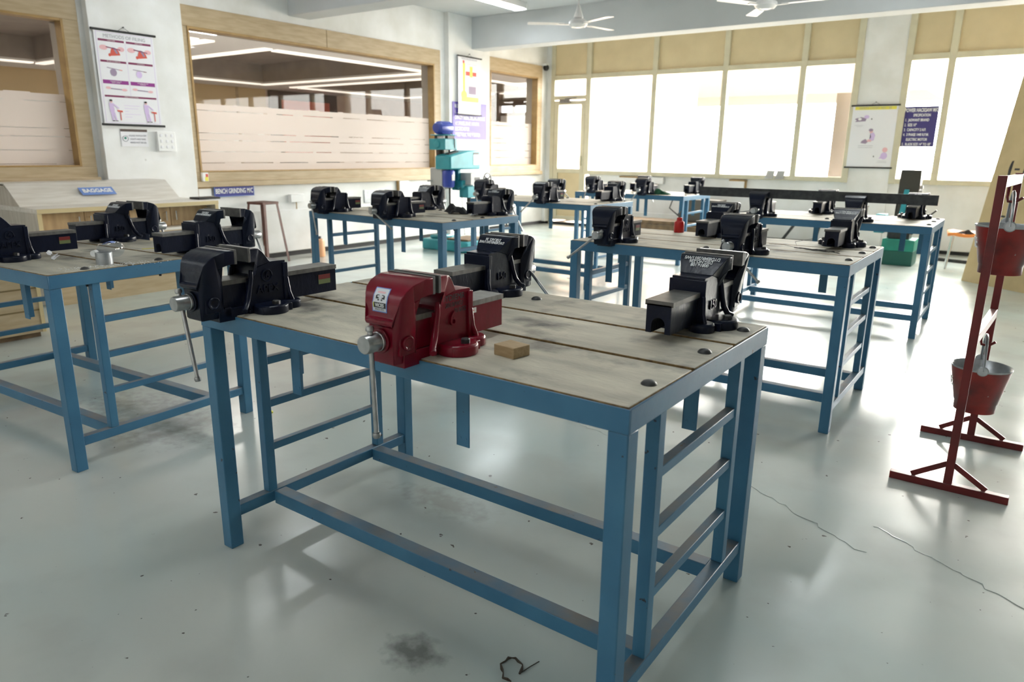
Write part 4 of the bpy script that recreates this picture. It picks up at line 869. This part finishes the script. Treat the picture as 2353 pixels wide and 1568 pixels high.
text('1.  JASWANT BRAND\n2.  SIZE 10"\n3.  CAPACITY 2 H.P.\n4.  3 PHASE 1440 R.P.M.\n     ELECTRIC MOTOR\n5.  BLADE SIZE 14" TO 18"', .052, frame((-1.705, YB - .027, 1.69), BU, BWv), M['white'], t, align='LEFT', sx=.62, bold=.0014, line=1.28)
def bbox(name, label, x0, x1, z0, z1, d, wood=False):
    t = thing(name, label, 'wall box', (0, 0, 0)); b = MB(); b.box((x0, YB - d, z0), (x1, YB, z1)); b.build('box', M['white'], t, bevel=.004)
    if wood: b = MB(); b.box((x0 - .02, YB - d * .7, z1), (x1 + .03, YB, z1 + .025)); b.box((x1, YB - d * .7, z0 - .02), (x1 + .025, YB, z1 + .02)); b.build('wood_edge', M['jamb'], t)
    return t
t = bbox('back_switch_box', 'white box with a black plug below it on the back wall under the windows', -5.62, -5.35, .84, .95, .06); b = MB(); b.box((-5.52, YB - .05, .76), (-5.47, YB, .84)); b.build('plug', M['black'], t)
bbox('back_meter_box', 'white box in a brown edge on the back wall, behind the long bar', -4.16, -3.92, .72, .93, .07, True)
bbox('tan_box', 'small brown-edged box on the back wall left of the white switch box', -6.2, -5.85, .84, .93, .05, True)
for k, x in enumerate((-3.60, -3.44)):
    b = MB(); b.box((x, YB - .10, .985), (x + .13, YB - .032, 1.0)); b.ext([(0, 0), (.13, 0), (.15, .125), (.03, .125)], (x, YB - .06, .99), (1, 0, 0), (0, 0, 1), (0, 1, 0), .02)
    tag(b.build('sill_bracket', M['grey'], bevel=.003), ('left', 'right')[k] + ' one of two small grey brackets on the back window sill', 'bracket', 'grey brackets on the back sill')

# ------------------------------------------------------------------ right rear corner
t = thing('hacksaw_machine', 'green based power hacksaw with a tall dark arm before the back window', 'machine', (-1.36, 10.45, 0))
b = MB(); b.box((-.17, -.16, 0), (.2, .25, .185)); b.build('base', mat('dark_green_paint', (.008, .10, .075), .45), t, bevel=.006)
b = MB(); b.box((-.17, -.17, .185), (.2, .25, .33)); b.build('tray', M['green'], t, bevel=.006)
b = MB(); b.box((-.12, -.08, .33), (.12, .2, .42)); b.cyl((-.08, .06, .42), (.1, .06, .42), .06, 16); b.box((-.02, -.1, .40), (.16, .02, .50)); b.box((-.16, .1, .33), (.0, .2, .60)); b.build('bed', M['darksteel'], t, bevel=.006)
b = MB(); b.ext([(-.10, .42), (.11, .42), (.13, .75), (.145, 1.0), (.14, 1.19), (-.09, 1.19), (-.095, 1.02), (-.075, .75)], (0, .02, 0), (1, 0, 0), (0, 0, 1), (0, 1, 0), .16); b.build('arm', mat('dark_olive_paint', (.045, .04, .03), .5), t, bevel=.012)
b = MB(); b.ext([(-.045, .62), (.02, .62), (.035, .95), (-.02, .95)], (0, -.005, 0), (1, 0, 0), (0, 0, 1), (0, 1, 0), .025); b.cyl((-.012, .0, .62), (-.012, .0, .56), .03, 14); b.build('feed_cylinder', M['teal'], t, bevel=.004)
b = MB()
for z in (.80, .86, .92, .98): b.cyl((.14, .08, z), (.175, .08, z), .022, 12)
b.build('adjusting_knobs', M['grey'], t)
b = MB(); b.tube([(.14, .1, .55), (.22, .1, .6), (.24, .1, .7)], .012, 8); b.tube([(.15, .1, .62), (.3, .1, .64), (.36, .1, .70)], .01, 8); b.build('hose', M['black'], t)
b = MB(); b.box((-.32, .05, .38), (-.2, .25, .62)); b.cyl((-.2, .15, .5), (-.1, .15, .5), .03, 12); b.build('pump_box', M['teal'], t, bevel=.006)
t = thing('plastic_chair', 'orange plastic chair with steel legs in front of the back wall', 'chair', (-.64, 10.6, 0), R(-84))
b = MB(); n = 12; rows = []
for i in range(n):
    q = i / (n - 1)
    if q < .6: y, z = -.2 + q / .6 * .38, .44 - .035 * math.sin(q / .6 * PI)
    else: k = (q - .6) / .4; y, z = .18 + .10 * k, .44 + .36 * k
    rows.append([b.v((x * (1 - (.25 if q > .85 else 0) * (q - .85) / .15), y, z - .02 * (1 - (x / .2) ** 2) + (.0 if q > .03 else -.03))) for x in (-.24, -.16, -.08, 0, .08, .16, .24)])
for A, B in zip(rows, rows[1:]):
    for i in range(6): b.f([A[i], A[i + 1], B[i + 1], B[i]])
o = b.build('seat_shell', M['orange'], t, smooth=80); s = o.modifiers.new('s', 'SOLIDIFY'); s.thickness = .03
for sx in (-1, 1):
    for sy in (-.14, .16):
        b = MB(); b.cyl((sx * .17, sy, .41), (sx * .21, sy * 1.25, 0), .011, 10); b.build('leg', M['chrome'], t)
cloth('black_glove', M['blackcloth'], (-.66, 10.58, .425), .12, .06, .05, R(0), 11, 'black glove lying on the orange chair')
def board(name, label, x, y, W, Hh, lean, rz, txt=True):
    t = thing(name, label, 'board', (x, y, 0), rz)
    t.rotation_euler = (R(-lean), 0, rz)
    b = MB(); b.box((0, 0, 0), (W, .02, Hh)); b.build('sheet', M['board'], t, bevel=.001)
    for z in (.75, 1.25):
        b = MB(); n = 20
        pts = [(.28 + .11 * math.cos(R(150 + q * 240 / n)), z + .17 * math.sin(R(150 + q * 240 / n))) for q in range(n + 1)] + [(.28 + .085 * math.cos(R(390 - q * 240 / n)), z + .02 + .14 * math.sin(R(390 - q * 240 / n))) for q in range(n + 1)]
        b.ext(pts, (0, -.001, 0), (1, 0, 0), (0, 0, 1), (0, 1, 0), .001); b.box((.24, -.001, z - .01), (.30, 0, z + .01)); b.build('printed_mark', M['black'], t, smooth=0)
board('leaning_board', 'tall tan board with dark curved marks leaning behind the bucket stand', -.55, 9.50, 1.2, 2.3, 9, R(-40))
t = thing('timber_pallet', 'stack of dark timber planks on the floor behind the lower bucket', 'pallet', (.42, 10.35, 0), R(-30))
for k, z in enumerate((.0, .09, .18, .27)):
    for yy in (-.3, 0, .3):
        b = MB(); b.box((-.6, yy - .11, z + .02), (.7, yy + .11, z + .05)); b.build('slat', M['pallet'], t, bevel=.003)
    b = MB(); b.box((-.55, -.35, z), (-.47, .35, z + .02)); b.box((.5, -.35, z), (.58, .35, z + .02)); b.build('bearer', M['pallet'], t)
b = MB(); b.bar((-1.0, 11.2, .02), (-.45, 11.05, .02), .06, .04); tag(b.build('floor_bar', M['darksteel']), 'dark metal bar lying on the floor under the orange chair', 'metal bar')
t = thing('low_rack', 'low dark timber rack along the back wall under the farthest bench', 'rack', (-5.2, 11.35, 0))
b = MB(); b.box((-.95, -.25, .22), (1.3, .25, .28)); b.box((-.95, -.27, .1), (1.3, -.25, .22)); b.build('top', M['pallet'], t, bevel=.004)
for x in (-.85, .1, 1.15):
    for sx in (-1, 1):
        b = MB(); b.bar((x, -.15, .22), (x + sx * .1, -.18, 0), .05, .03); b.build('leg', M['darksteel'], t)
t = thing('grinder_box', 'dark grey machine box under the back wall behind the farthest bench', 'box', (-4.45, 11.5, .28)); b = MB(); b.box((-.3, -.2, 0), (.35, .2, .36)); b.build('box', mat('olive_grey', (.10, .09, .075), .6), t, bevel=.01)
b = MB(); b.tube([(-.3, -.1, .05), (-.5, -.12, .2), (-.42, -.15, .4), (-.2, -.15, .38)], .012, 8); b.build('hose', M['black'], t)
b = MB(); b.bar((-3.4, 11.7, .35), (-2.0, 11.55, .42), .05, .03); b.bar((-3.2, 11.7, 0), (-2.95, 11.62, .36), .04, .03); b.bar((-2.2, 11.65, 0), (-2.35, 11.55, .4), .04, .03); b.bar((-2.7, 11.75, 0), (-2.6, 11.6, .38), .04, .03); tag(b.build('saw_trestle', M['darksteel']), 'dark steel trestle by the back wall, seen under the bench with the long bar', 'trestle')

# ------------------------------------------------------------------ litter on the floor
for k, (p, q) in enumerate((((-.98, 2.95), (-.30, 2.55)), ((-.30, 2.78), (.25, 2.45)), ((-2.0, 3.1), (-1.35, 2.9)))):
    rnd = random.Random(40 + k); b = MB(); n = 26; pts = []
    for i in range(n):
        f = i / (n - 1); pts.append((p[0] + (q[0] - p[0]) * f + rnd.uniform(-.012, .012), p[1] + (q[1] - p[1]) * f + rnd.uniform(-.012, .012), .0004))
    b.tube(pts, [.0007 + .001 * rnd.random() for _ in pts], 6); struct(b.build('trim_%d' % (40 + k), M['floor']))

b = MB(); pts = [(.05 * math.cos(q * PI / 8) * (.55 + .1 * math.sin(q * 2)), .045 * math.sin(q * PI / 8), .004 + .002 * math.sin(q * 3)) for q in range(-1, 13)]; b.tube(pts, [.003 + .0015 * math.sin(i * 2.3) for i in range(len(pts))], 6); b.tube([pts[0], (.05, .01, .004), (.075, .03, .005)], .0015, 5)
tag(b.build('rope_loop', M['rope'], loc=(-.945, 1.335, 0), rot=(0, 0, R(35))), 'short loop of frayed dark cord on the floor in front of the nearest workbench', 'cord')
b = MB(); b.sphere((0, 0, .008), .012, (1.2, .8, .7), 10); tag(b.build('yellow_scrap', M['yellow'], loc=(-3.1, 2.15, 0)), 'tiny yellow scrap on the floor by the left workbench leg', 'scrap')
b = MB(); b.ext([(0, 0), (.05, .01), (.06, .035), (.02, .04)], (0, 0, .001), (1, 0, 0), (0, 1, .1), (0, 0, 1), .002); tag(b.build('floor_paper', M['paper'], loc=(-4.1, 6.75, 0)), 'scrap of white paper on the floor between the middle benches', 'paper')

# ------------------------------------------------------------------ daylight and exposure
wd = bpy.data.worlds.new('sky'); bpy.context.scene.world = wd; wd.use_nodes = True
bg = wd.node_tree.nodes['Background']; wn, wl = wd.node_tree.nodes, wd.node_tree.links
bg.inputs[0].default_value = (1, .955, .90, 1)
# hazy bright sky: an even base and a broad glow low behind the back windows
tcw = wn.new('ShaderNodeTexCoord'); dt = wn.new('ShaderNodeVectorMath'); dt.operation = 'DOT_PRODUCT'; dt.inputs[1].default_value = V((.06, 1, .25)).normalized(); wl.new(tcw.outputs['Generated'], dt.inputs[0])
mxw = wn.new('ShaderNodeMath'); mxw.operation = 'MAXIMUM'; mxw.inputs[1].default_value = 0; wl.new(dt.outputs['Value'], mxw.inputs[0])
pw = wn.new('ShaderNodeMath'); pw.operation = 'POWER'; pw.inputs[1].default_value = 22; wl.new(mxw.outputs[0], pw.inputs[0])
ma = wn.new('ShaderNodeMath'); ma.operation = 'MULTIPLY_ADD'; ma.inputs[1].default_value = 44; ma.inputs[2].default_value = 7.5; wl.new(pw.outputs[0], ma.inputs[0]); wl.new(ma.outputs[0], bg.inputs[1])
def portal(x0, x1, z0, z1):
    l = bpy.data.lights.new('window_portal', 'AREA'); l.shape = 'RECTANGLE'; l.size = x1 - x0; l.size_y = z1 - z0; l.cycles.is_portal = True
    o = bpy.data.objects.new('window_portal', l); C.objects.link(o); o.location = ((x0 + x1) / 2, YB + .06, (z0 + z1) / 2); o.rotation_euler = (R(-90), 0, 0)
portal(-6.9, -2.4, 1.0, 2.7); portal(-1.8, 3.7, 1.0, 2.7); portal(-7.65, -7.0, 1.0, 2.65)
sc = bpy.context.scene
sc.view_settings.view_transform = 'Standard'; sc.view_settings.look = 'None'; sc.view_settings.gamma = 1; sc.view_settings.use_curve_mapping = False
sc.view_settings.exposure = 1.52
sc.cycles.use_denoising = True
try: sc.cycles.denoiser = 'OPENIMAGEDENOISE'
except Exception: pass
sc.cycles.max_bounces = 10; sc.cycles.diffuse_bounces = 5; sc.cycles.transparent_max_bounces = 12; sc.cycles.caustics_reflective = False; sc.cycles.caustics_refractive = False
sc.cycles.sample_clamp_indirect = 6

# lettering as meshes
dg = bpy.context.evaluated_depsgraph_get(); cache = {}
for o in [q for q in bpy.context.scene.objects if q.type == 'FONT']:
    if o.data.name not in cache: cache[o.data.name] = bpy.data.meshes.new_from_object(o.evaluated_get(dg))
    nm = o.name; kids = list(o.children); p = o.parent; ml = o.matrix_local.copy(); me = cache[o.data.name]
    bpy.data.objects.remove(o); n = bpy.data.objects.new(nm, me); C.objects.link(n); n.parent = p; n.matrix_local = ml
